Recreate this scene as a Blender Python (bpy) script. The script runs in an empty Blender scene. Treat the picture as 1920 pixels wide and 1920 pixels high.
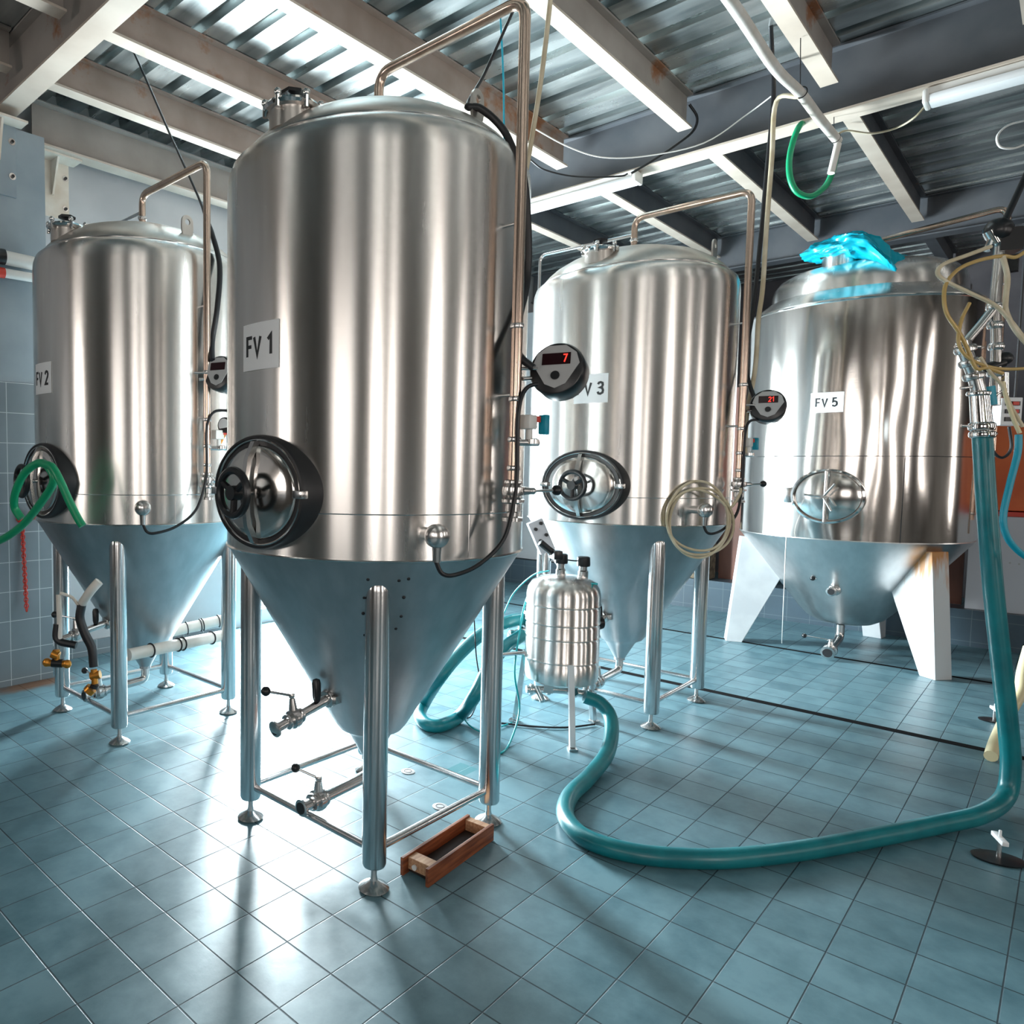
import bpy, bmesh, math, random
from mathutils import Vector, Matrix, noise
random.seed(7)
PI = math.pi
S = bpy.context.scene
COL = S.collection
# ------------------------------------------------------------------ camera
CF = Vector((0.69616067, 0.71509273, -0.0632669))
CR = Vector((0.71694376, -0.69705562, 0.01025248))
CU = Vector((0.03676907, 0.05249619, 0.99794398))
FP, PX0, CH = 1358.66, 629.89, 1.511
cam = bpy.data.cameras.new('camera'); camo = bpy.data.objects.new('camera', cam); COL.objects.link(camo)
camo.matrix_world = Matrix(((CR.x, CU.x, -CF.x, 0), (CR.y, CU.y, -CF.y, 0), (CR.z, CU.z, -CF.z, CH), (0, 0, 0, 1)))
cam.sensor_width = 36; cam.lens = FP / 1920 * 36; cam.shift_x = (960 - PX0) / 1920; cam.clip_start = .05
S.camera = camo
# ------------------------------------------------------------------ world, lights, exposure
W = bpy.data.worlds.new('sky'); S.world = W; W.use_nodes = True
W.node_tree.nodes['Background'].inputs[0].default_value = (.80, .92, 1, 1)
W.node_tree.nodes['Background'].inputs[1].default_value = .25
S.view_settings.view_transform = 'Standard'; S.view_settings.look = 'None'
S.view_settings.gamma = 1; S.view_settings.use_curve_mapping = False
S.view_settings.exposure = 0.0

def area(name, loc, dirv, sx, sy, power, col):
    l = bpy.data.lights.new(name, 'AREA'); l.shape = 'RECTANGLE'; l.size = sx; l.size_y = sy
    l.energy = power; l.color = col
    o = bpy.data.objects.new(name, l); COL.objects.link(o); o.location = loc
    o.rotation_euler = Vector(dirv).to_track_quat('-Z', 'Z').to_euler()
    return o
# daylight in each window opening of the room (the openings are cut in the walls below)
WL = [(4.05, 4.75, .14, 2.5), (5.6, 6.35, .5, 2.7)]
WR = [(-2.9, -2.3, 1.0, 3.2), (1.1, 1.9, 1.0, 3.2), (3.7, 4.05, 1.4, 3.2), (5.5, 5.75, 1.4, 3.2), (8.9, 9.4, 1.0, 3.2)]
WF = [(3.9, 4.8, 1.0, 3.2), (-.9, .7, 1.0, 3.2), (-3.9, -2.6, 1.0, 3.2)]  # middle opening is an added soft light for the dark centre of FV 1
def daylight(h, axis, pos, rad, col):
    w, t = h[1] - h[0], h[3] - h[2]; c = (h[0] + h[1]) / 2; z = (h[2] + h[3]) / 2
    area('daylight', (c, pos, z) if axis == 'Y' else (pos, c, z), (0, -1 if pos > 0 else 1, 0) if axis == 'Y' else (1, 0, 0), w, t, rad * math.pi * w * t, col)
daylight(WL[0], 'Y', 5.52, 200, (.84, .96, 1)); daylight(WL[1], 'Y', 5.52, 11, (.86, .97, 1))
for h in WR: daylight(h, 'Y', -4.7, 9.5, (1, .93, .87))
for h, r in zip(WF, (12, 3.6, 11)): daylight(h, 'X', -3.3, r, (1, .93, .87))

# ------------------------------------------------------------------ projection helpers (pixel of the photo -> point in the place)
def ray(u, v): return CF + CR * ((u - PX0) / FP) - CU * ((v - 960) / FP)
O = Vector((0, 0, CH))
def at(u, v, D): return O + ray(u, v) * D
def atX(u, v, X): d = ray(u, v); return O + d * (X / d.x)
def atY(u, v, Y): d = ray(u, v); return O + d * (Y / d.y)
def atZ(u, v, z=0.): d = ray(u, v); return O + d * ((z - CH) / d.z)
def atC(u, v, c, R):
    d = ray(u, v); a = d.x ** 2 + d.y ** 2; b = -2 * (d.x * c[0] + d.y * c[1]); k = c[0] ** 2 + c[1] ** 2 - R * R
    q = b * b - 4 * a * k
    t = (-b - math.sqrt(q)) / (2 * a) if q > 0 else -b / (2 * a)
    return O + d * t
# ------------------------------------------------------------------ object helpers
def link(o, parent=None):
    COL.objects.link(o)
    if parent is not None: o.parent = parent
    return o
def tag(o, label=None, cat=None, group=None, kind=None):
    if label: o['label'] = label
    if cat: o['category'] = cat
    if group: o['group'] = group
    if kind: o['kind'] = kind
    return o
def empty(name, loc=(0, 0, 0), rz=0, label=None, cat=None, group=None):
    o = bpy.data.objects.new(name, None); o.location = loc; o.rotation_euler = (0, 0, rz); o.empty_display_size = .1
    link(o); return tag(o, label, cat, group)
def frame(axis):
    a = Vector(axis).normalized()
    h = Vector((0, 0, 1)) if abs(a.z) < .95 else Vector((1, 0, 0))
    x = h.cross(a).normalized(); y = a.cross(x)
    return x, y, a
class MB:
    def __init__(s): s.v = []; s.f = []
    def add(s, vs, fs):
        n = len(s.v); s.v += [tuple(p) for p in vs]; s.f += [tuple(i + n for i in f) for f in fs]; return s
    def box(s, c, size, rz=0, M=None):
        vs = []
        for z in (-.5, .5):
            for (x, y) in ((-.5, -.5), (.5, -.5), (.5, .5), (-.5, .5)):
                p = Vector((x * size[0], y * size[1], z * size[2]))
                if M is not None: p = M @ p
                elif rz: p = Matrix.Rotation(rz, 3, 'Z') @ p
                vs.append(p + Vector(c))
        return s.add(vs, [(3, 2, 1, 0), (4, 5, 6, 7), (0, 1, 5, 4), (1, 2, 6, 5), (2, 3, 7, 6), (3, 0, 4, 7)])
    def bx(s, x0, x1, y0, y1, z0, z1): return s.box(((x0 + x1) / 2, (y0 + y1) / 2, (z0 + z1) / 2), (abs(x1 - x0), abs(y1 - y0), abs(z1 - z0)))
    def lathe(s, prof, o=(0, 0, 0), axis=(0, 0, 1), n=32, sx=1, sy=1, cap=True):
        """prof = [(r, t)] along axis; r=0 ends close"""
        X, Y, A = frame(axis); o = Vector(o); rings = []
        vs = []; fs = []
        for r, t in prof:
            if r < 1e-6: rings.append([len(vs)]); vs.append(o + A * t)
            else:
                rings.append(list(range(len(vs), len(vs) + n)))
                for i in range(n):
                    a = 2 * PI * i / n; vs.append(o + A * t + X * (r * sx * math.cos(a)) + Y * (r * sy * math.sin(a)))
        for a, b in zip(rings, rings[1:]):
            if len(a) == 1 and len(b) == 1: continue
            for i in range(n):
                j = (i + 1) % n
                if len(a) == 1: fs.append((a[0], b[j], b[i]))
                elif len(b) == 1: fs.append((a[i], a[j], b[0]))
                else: fs.append((a[i], a[j], b[j], b[i]))
        if cap:
            if len(rings[0]) > 1: fs.append(tuple(reversed(rings[0])))
            if len(rings[-1]) > 1: fs.append(tuple(rings[-1]))
        return s.add(vs, fs)
    def cyl(s, a, b, r, r2=None, n=20):
        a = Vector(a); b = Vector(b); L = (b - a).length
        return s.lathe([(r, 0), (r if r2 is None else r2, L)], a, b - a, n)
    def ball(s, c, r, n=16, sz=1): 
        m = n // 2
        return s.lathe([(r * math.sin(PI * i / m), -r * sz * math.cos(PI * i / m)) for i in range(m + 1)], c, (0, 0, 1), n)
    def torus(s, c, axis, R, r, n=36, m=10, sx=1, sy=1):
        X, Y, A = frame(axis); c = Vector(c); vs = []; fs = []
        for i in range(n):
            a = 2 * PI * i / n; d = X * (math.cos(a) * sx) + Y * (math.sin(a) * sy); dn = d.normalized()
            for j in range(m):
                b = 2 * PI * j / m; vs.append(c + d * R + dn * (r * math.cos(b)) + A * (r * math.sin(b)))
        for i in range(n):
            for j in range(m):
                k = (i + 1) % n; l = (j + 1) % m
                fs.append((i * m + j, k * m + j, k * m + l, i * m + l))
        return s.add(vs, fs)
    def tube(s, pts, r, n=12, sub=6, smooth=True, flat=1):
        P = [Vector(p) for p in pts]
        if smooth and len(P) > 2:
            Q = []
            for i in range(len(P) - 1):
                p0 = P[i - 1] if i else P[0] * 2 - P[1]; p1 = P[i]; p2 = P[i + 1]; p3 = P[i + 2] if i + 2 < len(P) else P[-1] * 2 - P[-2]
                # centripetal-ish catmull rom with tension from segment lengths
                for k in range(sub):
                    t = k / sub
                    Q.append(.5 * ((2 * p1) + (p2 - p0) * t + (2 * p0 - 5 * p1 + 4 * p2 - p3) * t * t + (3 * p1 - p0 - 3 * p2 + p3) * t ** 3))
            Q.append(P[-1]); P = Q
        T = []
        for i in range(len(P)):
            d = (P[min(i + 1, len(P) - 1)] - P[max(i - 1, 0)]); T.append(d.normalized() if d.length > 1e-9 else Vector((0, 0, 1)))
        x, y, _ = frame(T[0]); vs = []; fs = []
        for i, p in enumerate(P):
            if i:
                q = T[i - 1].rotation_difference(T[i]); x = q @ x
                x = (x - T[i] * x.dot(T[i])).normalized()
            y = T[i].cross(x)
            rr = r(i / (len(P) - 1)) if callable(r) else r
            for j in range(n):
                a = 2 * PI * j / n; vs.append(p + x * (rr * math.cos(a)) + y * (rr * math.sin(a)))
        for i in range(len(P) - 1):
            for j in range(n):
                k = (j + 1) % n; fs.append((i * n + j, i * n + k, (i + 1) * n + k, (i + 1) * n + j))
        fs.append(tuple(reversed(range(n)))); fs.append(tuple((len(P) - 1) * n + j for j in range(n)))
        return s.add(vs, fs)
    def prism(s, poly, a, X, Y, N, t):
        """extrude polygon (x,y) placed at a with axes X,Y by t along N"""
        a = Vector(a); X = Vector(X); Y = Vector(Y); N = Vector(N); n = len(poly)
        vs = [a + X * p[0] + Y * p[1] for p in poly] + [a + X * p[0] + Y * p[1] + N * t for p in poly]
        fs = [tuple(reversed(range(n))), tuple(range(n, 2 * n))] + [(i, (i + 1) % n, n + (i + 1) % n, n + i) for i in range(n)]
        return s.add(vs, fs)
    def build(s, name, m, parent=None, smooth=True, bevel=0, ang=35, loc=None):
        me = bpy.data.meshes.new(name); me.from_pydata(s.v, [], s.f)
        bm = bmesh.new(); bm.from_mesh(me); bmesh.ops.recalc_face_normals(bm, faces=bm.faces[:])
        if bevel:
            es = [e for e in bm.edges if len(e.link_faces) == 2 and e.calc_face_angle(0) > math.radians(40)]
            bmesh.ops.bevel(bm, geom=es, offset=bevel, segments=2, affect='EDGES', profile=.5)
        bm.to_mesh(me); bm.free()
        if smooth:
            for p in me.polygons: p.use_smooth = True
            me.set_sharp_from_angle(angle=math.radians(ang))
        me.materials.append(m)
        o = bpy.data.objects.new(name, me); link(o, parent)
        if loc is not None: o.location = loc
        return o
def copy_tree(o, parent=None):
    c = o.copy(); COL.objects.link(c); c.parent = parent
    for k in ('label', 'group', 'category'):
        pass
    for ch in [q for q in o.children]: copy_tree(ch, c)
    return c
def bend_pipe(pts, rb=.05, k=6):
    """polyline with filleted corners"""
    P = [Vector(p) for p in pts]; Q = [P[0]]
    for i in range(1, len(P) - 1):
        a = (P[i - 1] - P[i]); b = (P[i + 1] - P[i]); la, lb = a.length, b.length; a.normalize(); b.normalize()
        d = min(rb, la * .49, lb * .49)
        for j in range(k + 1):
            t = j / k; Q.append((P[i] + a * d) * (1 - t) ** 2 + P[i] * 2 * t * (1 - t) + (P[i] + b * d) * t * t)
    Q.append(P[-1]); return Q

# ------------------------------------------------------------------ materials
def mat(name, col=(.5, .5, .5), rough=.5, metal=0, **kw):
    m = bpy.data.materials.new(name); m.use_nodes = True; b = m.node_tree.nodes['Principled BSDF']
    b.inputs['Base Color'].default_value = (*col, 1); b.inputs['Roughness'].default_value = rough; b.inputs['Metallic'].default_value = metal
    for k, v in kw.items(): b.inputs[k.replace('_', ' ')].default_value = v
    return m
def N(m, t, **kw):
    n = m.node_tree.nodes.new(t)
    for k, v in kw.items(): setattr(n, k, v)
    return n
def L(m, a, b): m.node_tree.links.new(a, b)
def bsdf(m): return m.node_tree.nodes['Principled BSDF']
def noisy(m, c1, c2, scale=6, detail=5, vscale=(1, 1, 1), lo=.35, hi=.65, rough=None, bump=0, coord='Object', dist=.01):
    tc = N(m, 'ShaderNodeTexCoord'); mp = N(m, 'ShaderNodeMapping'); mp.inputs['Scale'].default_value = vscale
    L(m, tc.outputs[coord], mp.inputs['Vector'])
    nz = N(m, 'ShaderNodeTexNoise'); nz.inputs['Scale'].default_value = scale; nz.inputs['Detail'].default_value = detail
    L(m, mp.outputs[0], nz.inputs['Vector'])
    cr = N(m, 'ShaderNodeValToRGB'); cr.color_ramp.elements[0].position = lo; cr.color_ramp.elements[1].position = hi
    cr.color_ramp.elements[0].color = (*c1, 1); cr.color_ramp.elements[1].color = (*c2, 1)
    L(m, nz.outputs[0], cr.inputs[0]); L(m, cr.outputs[0], bsdf(m).inputs['Base Color'])
    if rough:
        mr = N(m, 'ShaderNodeMapRange'); mr.inputs['To Min'].default_value = rough[0]; mr.inputs['To Max'].default_value = rough[1]
        L(m, nz.outputs[0], mr.inputs[0]); L(m, mr.outputs[0], bsdf(m).inputs['Roughness'])
    if bump:
        bp = N(m, 'ShaderNodeBump'); bp.inputs['Strength'].default_value = bump; bp.inputs['Distance'].default_value = dist
        L(m, nz.outputs[0], bp.inputs['Height']); L(m, bp.outputs[0], bsdf(m).inputs['Normal'])
    return m, nz, cr
def steel(name, c1, c2, rough, wav=0, wscale=2.5, aniso=.5, wdist=.02, streak=.03):
    m = mat(name, c1, rough[0], 1)
    _, nz, cr = noisy(m, c1, c2, 3.0, 6, (6, 6, .5), .3, .7, rough)
    tc = N(m, 'ShaderNodeTexCoord')
    mp = N(m, 'ShaderNodeMapping'); mp.inputs['Scale'].default_value = (2, 2, 160)
    L(m, tc.outputs['Object'], mp.inputs[0])
    n2 = N(m, 'ShaderNodeTexNoise'); n2.inputs['Scale'].default_value = 3; n2.inputs['Detail'].default_value = 3
    L(m, mp.outputs[0], n2.inputs['Vector'])
    b1 = N(m, 'ShaderNodeBump'); b1.inputs['Strength'].default_value = streak; b1.inputs['Distance'].default_value = .002
    L(m, n2.outputs[0], b1.inputs['Height'])
    last = b1
    if wav:
        n3 = N(m, 'ShaderNodeTexNoise'); n3.inputs['Scale'].default_value = wscale; n3.inputs['Detail'].default_value = 1.0
        mp3 = N(m, 'ShaderNodeMapping'); mp3.inputs['Scale'].default_value = (1, 1, .6); L(m, tc.outputs['Object'], mp3.inputs[0]); L(m, mp3.outputs[0], n3.inputs['Vector'])
        b2 = N(m, 'ShaderNodeBump'); b2.inputs['Strength'].default_value = wav; b2.inputs['Distance'].default_value = wdist
        L(m, n3.outputs[0], b2.inputs['Height']); L(m, b1.outputs[0], b2.inputs['Normal']); last = b2
    L(m, last.outputs[0], bsdf(m).inputs['Normal'])
    if aniso:
        bsdf(m).inputs['Anisotropic'].default_value = aniso; bsdf(m).inputs['Anisotropic Rotation'].default_value = .25
        tg = N(m, 'ShaderNodeTangent'); tg.direction_type = 'RADIAL'; tg.axis = 'Z'; L(m, tg.outputs[0], bsdf(m).inputs['Tangent'])
    return m
M = {}
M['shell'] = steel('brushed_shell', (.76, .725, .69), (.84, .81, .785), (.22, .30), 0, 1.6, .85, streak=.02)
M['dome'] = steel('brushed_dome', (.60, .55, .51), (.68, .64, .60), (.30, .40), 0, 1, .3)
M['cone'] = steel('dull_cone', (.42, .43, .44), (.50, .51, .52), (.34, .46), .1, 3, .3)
M['mirror'] = steel('polished_shell', (.74, .70, .66), (.82, .79, .76), (.10, .17), .45, 2.1, .2, .03)
M['mcone'] = steel('polished_cone', (.60, .60, .60), (.68, .68, .68), (.28, .38), .15, 2, .2)
M['tube'] = steel('tube_steel', (.66, .65, .65), (.74, .73, .73), (.16, .26), 0, 1, .3)
M['pipe'] = steel('reflection_tinted_steel', (.60, .44, .35), (.72, .58, .49), (.18, .28), 0, 1, 0)  # plain steel; a coppery reflection is put into its colour
M['fit'] = mat('fitting_steel', (.62, .61, .60), .22, 1)
M['slot'] = mat('dark_slot', (.006, .006, .007), .9)
M['slot'].node_tree.nodes['Principled BSDF'].inputs['Specular IOR Level'].default_value = .1
M['chrome'] = mat('polished_steel', (.72, .71, .70), .09, 1)
M['dark_gap'] = mat('black_rubber_and_bore_shade', (.012, .012, .014), .45)
M['black'] = mat('black_plastic', (.010, .011, .013), .32)
M['cable'] = mat('black_cable', (.008, .009, .012), .42)
M['white'] = mat('white_plastic', (.78, .77, .74), .38)
M['label'] = mat('white_sign', (.80, .81, .82), .35)
M['ink'] = mat('black_ink', (.012, .013, .016), .5)
M['face'] = mat('grey_face', (.42, .42, .42), .5)
M['red_led'] = mat('red_digits', (.5, .02, .02), .4); bsdf(M['red_led']).inputs['Emission Color'].default_value = (1, .05, .03, 1); bsdf(M['red_led']).inputs['Emission Strength'].default_value = 1.4
M['display'] = mat('dark_display', (.02, .004, .006), .15)
M['teal_hose'] = noisy(mat('teal_hose', rough=.32), (.002, .135, .16), (.004, .19, .215), 8, 3)[0]
M['green'] = mat('green_hose', (.0, .28, .12), .35)
M['teal_thin'] = mat('thin_teal_tube', (.0, .33, .36), .35)
M['blue_thin'] = mat('thin_blue_tube', (.0, .30, .42), .35)
M['beige'] = noisy(mat('beige_tube', rough=.4), (.52, .43, .28), (.68, .61, .46), 10, 3)[0]
M['amber'] = mat('amber_tube', (.62, .42, .15), .25); bsdf(M['amber']).inputs['Transmission Weight'].default_value = .25
M['yellow_hose'] = mat('cream_hose', (.72, .62, .38), .4)
M['red'] = mat('red_plastic', (.62, .05, .03), .4)
M['orange'] = noisy(mat('orange_paint', rough=.45), (.62, .10, .02), (.75, .16, .04), 3, 4)[0]
M['brass'] = mat('brass', (.60, .25, .04), .35, .85)
M['bag'] = mat('cyan_plastic_bag', (.0, .40, .55), .3); bsdf(M['bag']).inputs['Subsurface Weight'].default_value = .0
bsdf(M['bag']).inputs['Transmission Weight'].default_value = .12
M['wood'] = noisy(mat('stained_wood', rough=.5), (.10, .022, .008), (.33, .10, .035), 5, 6, (1.2, 14, 14), .3, .7, bump=.3, dist=.003)[0]
M['wood_light'] = noisy(mat('worn_wood', rough=.55), (.38, .17, .08), (.62, .38, .22), 8, 6, (1.5, 14, 14), .3, .7)[0]
M['wood_dark'] = mat('dark_wood', (.018, .010, .007), .6)
M['brown'] = noisy(mat('brown_door_frame', rough=.55), (.09, .03, .018), (.18, .065, .04), 6, 5, (1, 1, .2))[0]
M['stone'] = noisy(mat('speckled_post', rough=.8), (.12, .09, .06), (.32, .25, .17), 22, 6)[0]
M['foot_paint'] = noisy(mat('white_leg_paint', rough=.35), (.55, .57, .59), (.64, .66, .67), 5, 4)[0]
M['panelwhite'] = mat('pale_cabinet', (.55, .56, .60), .4)
M['rust'] = mat('rust', (.35, .12, .04), .8)
M['cream'] = noisy(mat('cream_bracket', rough=.55), (.60, .50, .40), (.74, .68, .60), 5, 5)[0]
M['insul'] = noisy(mat('insulation_wrap', rough=.5), (.62, .57, .50), (.76, .73, .69), 7, 5, bump=.4, dist=.006)[0]

# rust on leg
def leg_white_rust():
    m = mat('white_leg_rusted', (.62, .63, .64), .35)
    tc = N(m, 'ShaderNodeTexCoord'); sp = N(m, 'ShaderNodeSeparateXYZ'); L(m, tc.outputs['Object'], sp.inputs[0])
    mp = N(m, 'ShaderNodeMapping'); mp.inputs['Scale'].default_value = (14, 14, 1.5); L(m, tc.outputs['Object'], mp.inputs[0])
    nz = N(m, 'ShaderNodeTexNoise'); nz.inputs['Scale'].default_value = 2; nz.inputs['Detail'].default_value = 5; L(m, mp.outputs[0], nz.inputs['Vector'])
    a = N(m, 'ShaderNodeMath', operation='MULTIPLY_ADD'); a.inputs[1].default_value = 1.3; a.inputs[2].default_value = -.95; L(m, sp.outputs['Z'], a.inputs[0])
    b = N(m, 'ShaderNodeMath', operation='ADD'); L(m, a.outputs[0], b.inputs[0]); L(m, nz.outputs[0], b.inputs[1])
    cr = N(m, 'ShaderNodeValToRGB'); cr.color_ramp.elements[0].position = .45; cr.color_ramp.elements[1].position = .72
    cr.color_ramp.elements[0].color = (.62, .63, .64, 1); cr.color_ramp.elements[1].color = (.52, .22, .06, 1)
    L(m, b.outputs[0], cr.inputs[0]); L(m, cr.outputs[0], bsdf(m).inputs['Base Color']); return m
M['leg_rust'] = leg_white_rust()

def beam_mat(name, c1, c2, rust):
    m = mat(name, c1, .55)
    _, nz, cr = noisy(m, c1, c2, 2.5, 6, (1, 1, 1), .35, .65)
    tc = N(m, 'ShaderNodeTexCoord'); n2 = N(m, 'ShaderNodeTexNoise'); n2.inputs['Scale'].default_value = 1.3; n2.inputs['Detail'].default_value = 8; n2.inputs['Roughness'].default_value = .7
    L(m, tc.outputs['Object'], n2.inputs['Vector'])
    r2 = N(m, 'ShaderNodeValToRGB'); r2.color_ramp.elements[0].position = rust; r2.color_ramp.elements[1].position = rust + .07
    L(m, n2.outputs[0], r2.inputs[0])
    mx = N(m, 'ShaderNodeMix', data_type='RGBA'); L(m, r2.outputs[0], mx.inputs[0]); L(m, cr.outputs[0], mx.inputs[6])
    mx.inputs[7].default_value = (.30, .13, .06, 1); L(m, mx.outputs[2], bsdf(m).inputs['Base Color']); return m
M['beam'] = beam_mat('grey_beam_paint', (.29, .255, .23), (.38, .34, .31), .62)
M['beam_rusty'] = beam_mat('rusty_beam_paint', (.27, .20, .165), (.38, .30, .26), .53)
M['girder'] = beam_mat('shaded_girder_paint', (.060, .068, .080), (.10, .105, .115), .70)  # upper-right shade put into the colour of the dark girders and far joists
M['flange'] = beam_mat('bounce_lit_flange_paint', (.50, .42, .35), (.62, .54, .46), .64)  # beam paint made paler underneath: light bounced off the floor put into colour

def deck_mat():
    m = mat('galvanised_deck', (.5, .55, .56), .3, .8)
    noisy(m, (.24, .28, .29), (.72, .76, .75), 1.6, 6, (4, .7, 4), .35, .65, (.18, .34)); return m
M['deck'] = deck_mat()

def floor_mat():
    m = mat('grey_blue_floor_tiles', (.2, .35, .4), .4)
    b = bsdf(m); tc = N(m, 'ShaderNodeTexCoord'); sp = N(m, 'ShaderNodeSeparateXYZ'); L(m, tc.outputs['Object'], sp.inputs[0])
    def line(axis, off, j):
        a = N(m, 'ShaderNodeMath', operation='ADD'); a.inputs[1].default_value = -off + 20 * .2; L(m, sp.outputs[axis], a.inputs[0])
        d = N(m, 'ShaderNodeMath', operation='DIVIDE'); d.inputs[1].default_value = .2; L(m, a.outputs[0], d.inputs[0])
        f = N(m, 'ShaderNodeMath', operation='FRACT'); L(m, d.outputs[0], f.inputs[0])
        s = N(m, 'ShaderNodeMath', operation='SUBTRACT'); s.inputs[1].default_value = .5; L(m, f.outputs[0], s.inputs[0])
        q = N(m, 'ShaderNodeMath', operation='ABSOLUTE'); L(m, s.outputs[0], q.inputs[0])
        r = N(m, 'ShaderNodeMapRange'); r.inputs['From Min'].default_value = .5 - j; r.inputs['From Max'].default_value = .5 - j * .45; L(m, q.outputs[0], r.inputs[0])
        fl = N(m, 'ShaderNodeMath', operation='FLOOR'); L(m, d.outputs[0], fl.inputs[0])
        return r, fl
    lx, fx = line('X', .0423, .016); ly, fy = line('Y', .0831, .013)
    mxg = N(m, 'ShaderNodeMath', operation='MAXIMUM'); L(m, lx.outputs[0], mxg.inputs[0]); L(m, ly.outputs[0], mxg.inputs[1])
    cb = N(m, 'ShaderNodeCombineXYZ'); L(m, fx.outputs[0], cb.inputs[0]); L(m, fy.outputs[0], cb.inputs[1])
    wn = N(m, 'ShaderNodeTexWhiteNoise'); L(m, cb.outputs[0], wn.inputs['Vector'])
    nz = N(m, 'ShaderNodeTexNoise'); nz.inputs['Scale'].default_value = 7; nz.inputs['Detail'].default_value = 7; nz.inputs['Roughness'].default_value = .65; L(m, tc.outputs['Object'], nz.inputs['Vector'])
    nb = N(m, 'ShaderNodeTexNoise'); nb.inputs['Scale'].default_value = .8; nb.inputs['Detail'].default_value = 3; L(m, tc.outputs['Object'], nb.inputs['Vector'])
    a1 = N(m, 'ShaderNodeMath', operation='MULTIPLY_ADD'); a1.inputs[1].default_value = .22; L(m, wn.outputs[0], a1.inputs[0]); L(m, nz.outputs[0], a1.inputs[2])
    a2 = N(m, 'ShaderNodeMath', operation='MULTIPLY_ADD'); a2.inputs[1].default_value = .5; L(m, nb.outputs[0], a2.inputs[0]); L(m, a1.outputs[0], a2.inputs[2])
    cr = N(m, 'ShaderNodeValToRGB'); cr.color_ramp.elements[0].position = .55; cr.color_ramp.elements[1].position = 1.05
    cr.color_ramp.elements[0].color = (.052, .130, .165, 1); cr.color_ramp.elements[1].color = (.135, .255, .30, 1)
    L(m, a2.outputs[0], cr.inputs[0])
    mx = N(m, 'ShaderNodeMix', data_type='RGBA'); L(m, mxg.outputs[0], mx.inputs[0]); L(m, cr.outputs[0], mx.inputs[6]); mx.inputs[7].default_value = (.022, .05, .065, 1)
    last = mx.outputs[2]
    # two repaired darker tiles and a rusty stain by the pilaster
    def blob(cx, cy, sx, sy, col, last, soft):
        mp = N(m, 'ShaderNodeMapping'); mp.inputs['Location'].default_value = (-cx / sx, -cy / sy, 0); mp.inputs['Scale'].default_value = (1 / sx, 1 / sy, 0); L(m, tc.outputs['Object'], mp.inputs[0])
        vl = N(m, 'ShaderNodeVectorMath', operation='LENGTH')
        if not soft:
            ab = N(m, 'ShaderNodeVectorMath', operation='ABSOLUTE'); L(m, mp.outputs[0], ab.inputs[0]); s3 = N(m, 'ShaderNodeSeparateXYZ'); L(m, ab.outputs[0], s3.inputs[0])
            o = N(m, 'ShaderNodeMath', operation='MAXIMUM'); L(m, s3.outputs[0], o.inputs[0]); L(m, s3.outputs[1], o.inputs[1]); out = o.outputs[0]; r0, r1 = 1.0, .97
        else:
            L(m, mp.outputs[0], vl.inputs[0]); ad = N(m, 'ShaderNodeMath', operation='MULTIPLY_ADD'); ad.inputs[1].default_value = .9; L(m, nz.outputs[0], ad.inputs[0]); L(m, vl.outputs['Value'], ad.inputs[2]); out = ad.outputs[0]; r0, r1 = 1.35, .85
        r = N(m, 'ShaderNodeMapRange'); r.inputs['From Min'].default_value = r0; r.inputs['From Max'].default_value = r1; L(m, out, r.inputs[0])
        x = N(m, 'ShaderNodeMix', data_type='RGBA'); L(m, r.outputs[0], x.inputs[0]); L(m, last, x.inputs[6]); x.inputs[7].default_value = (*col, 1); return x.outputs[2]
    last = blob(2.12, 2.06, .10, .095, (.07, .17, .20), last, 0)
    last = blob(2.905, 2.09, .095, .055, (.05, .19, .22), last, 0)
    last = blob(1.9, 4.93, .42, .16, (.16, .075, .035), last, 1)
    L(m, last, b.inputs['Base Color'])
    rr = N(m, 'ShaderNodeMapRange'); rr.inputs['To Min'].default_value = .27; rr.inputs['To Max'].default_value = .48; L(m, nz.outputs[0], rr.inputs[0])
    ra = N(m, 'ShaderNodeMath', operation='MULTIPLY_ADD'); ra.inputs[1].default_value = .35; L(m, mxg.outputs[0], ra.inputs[0]); L(m, rr.outputs[0], ra.inputs[2]); L(m, ra.outputs[0], b.inputs['Roughness'])
    h = N(m, 'ShaderNodeMath', operation='MULTIPLY_ADD'); h.inputs[1].default_value = -1.0; L(m, mxg.outputs[0], h.inputs[0])
    h2 = N(m, 'ShaderNodeMath', operation='MULTIPLY'); h2.inputs[1].default_value = .25; L(m, nz.outputs[0], h2.inputs[0]); L(m, h2.outputs[0], h.inputs[2])
    bp = N(m, 'ShaderNodeBump'); bp.inputs['Strength'].default_value = .8; bp.inputs['Distance'].default_value = .005; L(m, h.outputs[0], bp.inputs['Height']); L(m, bp.outputs[0], b.inputs['Normal'])
    b.inputs['Specular IOR Level'].default_value = .6
    return m
M['floor'] = floor_mat()
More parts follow.
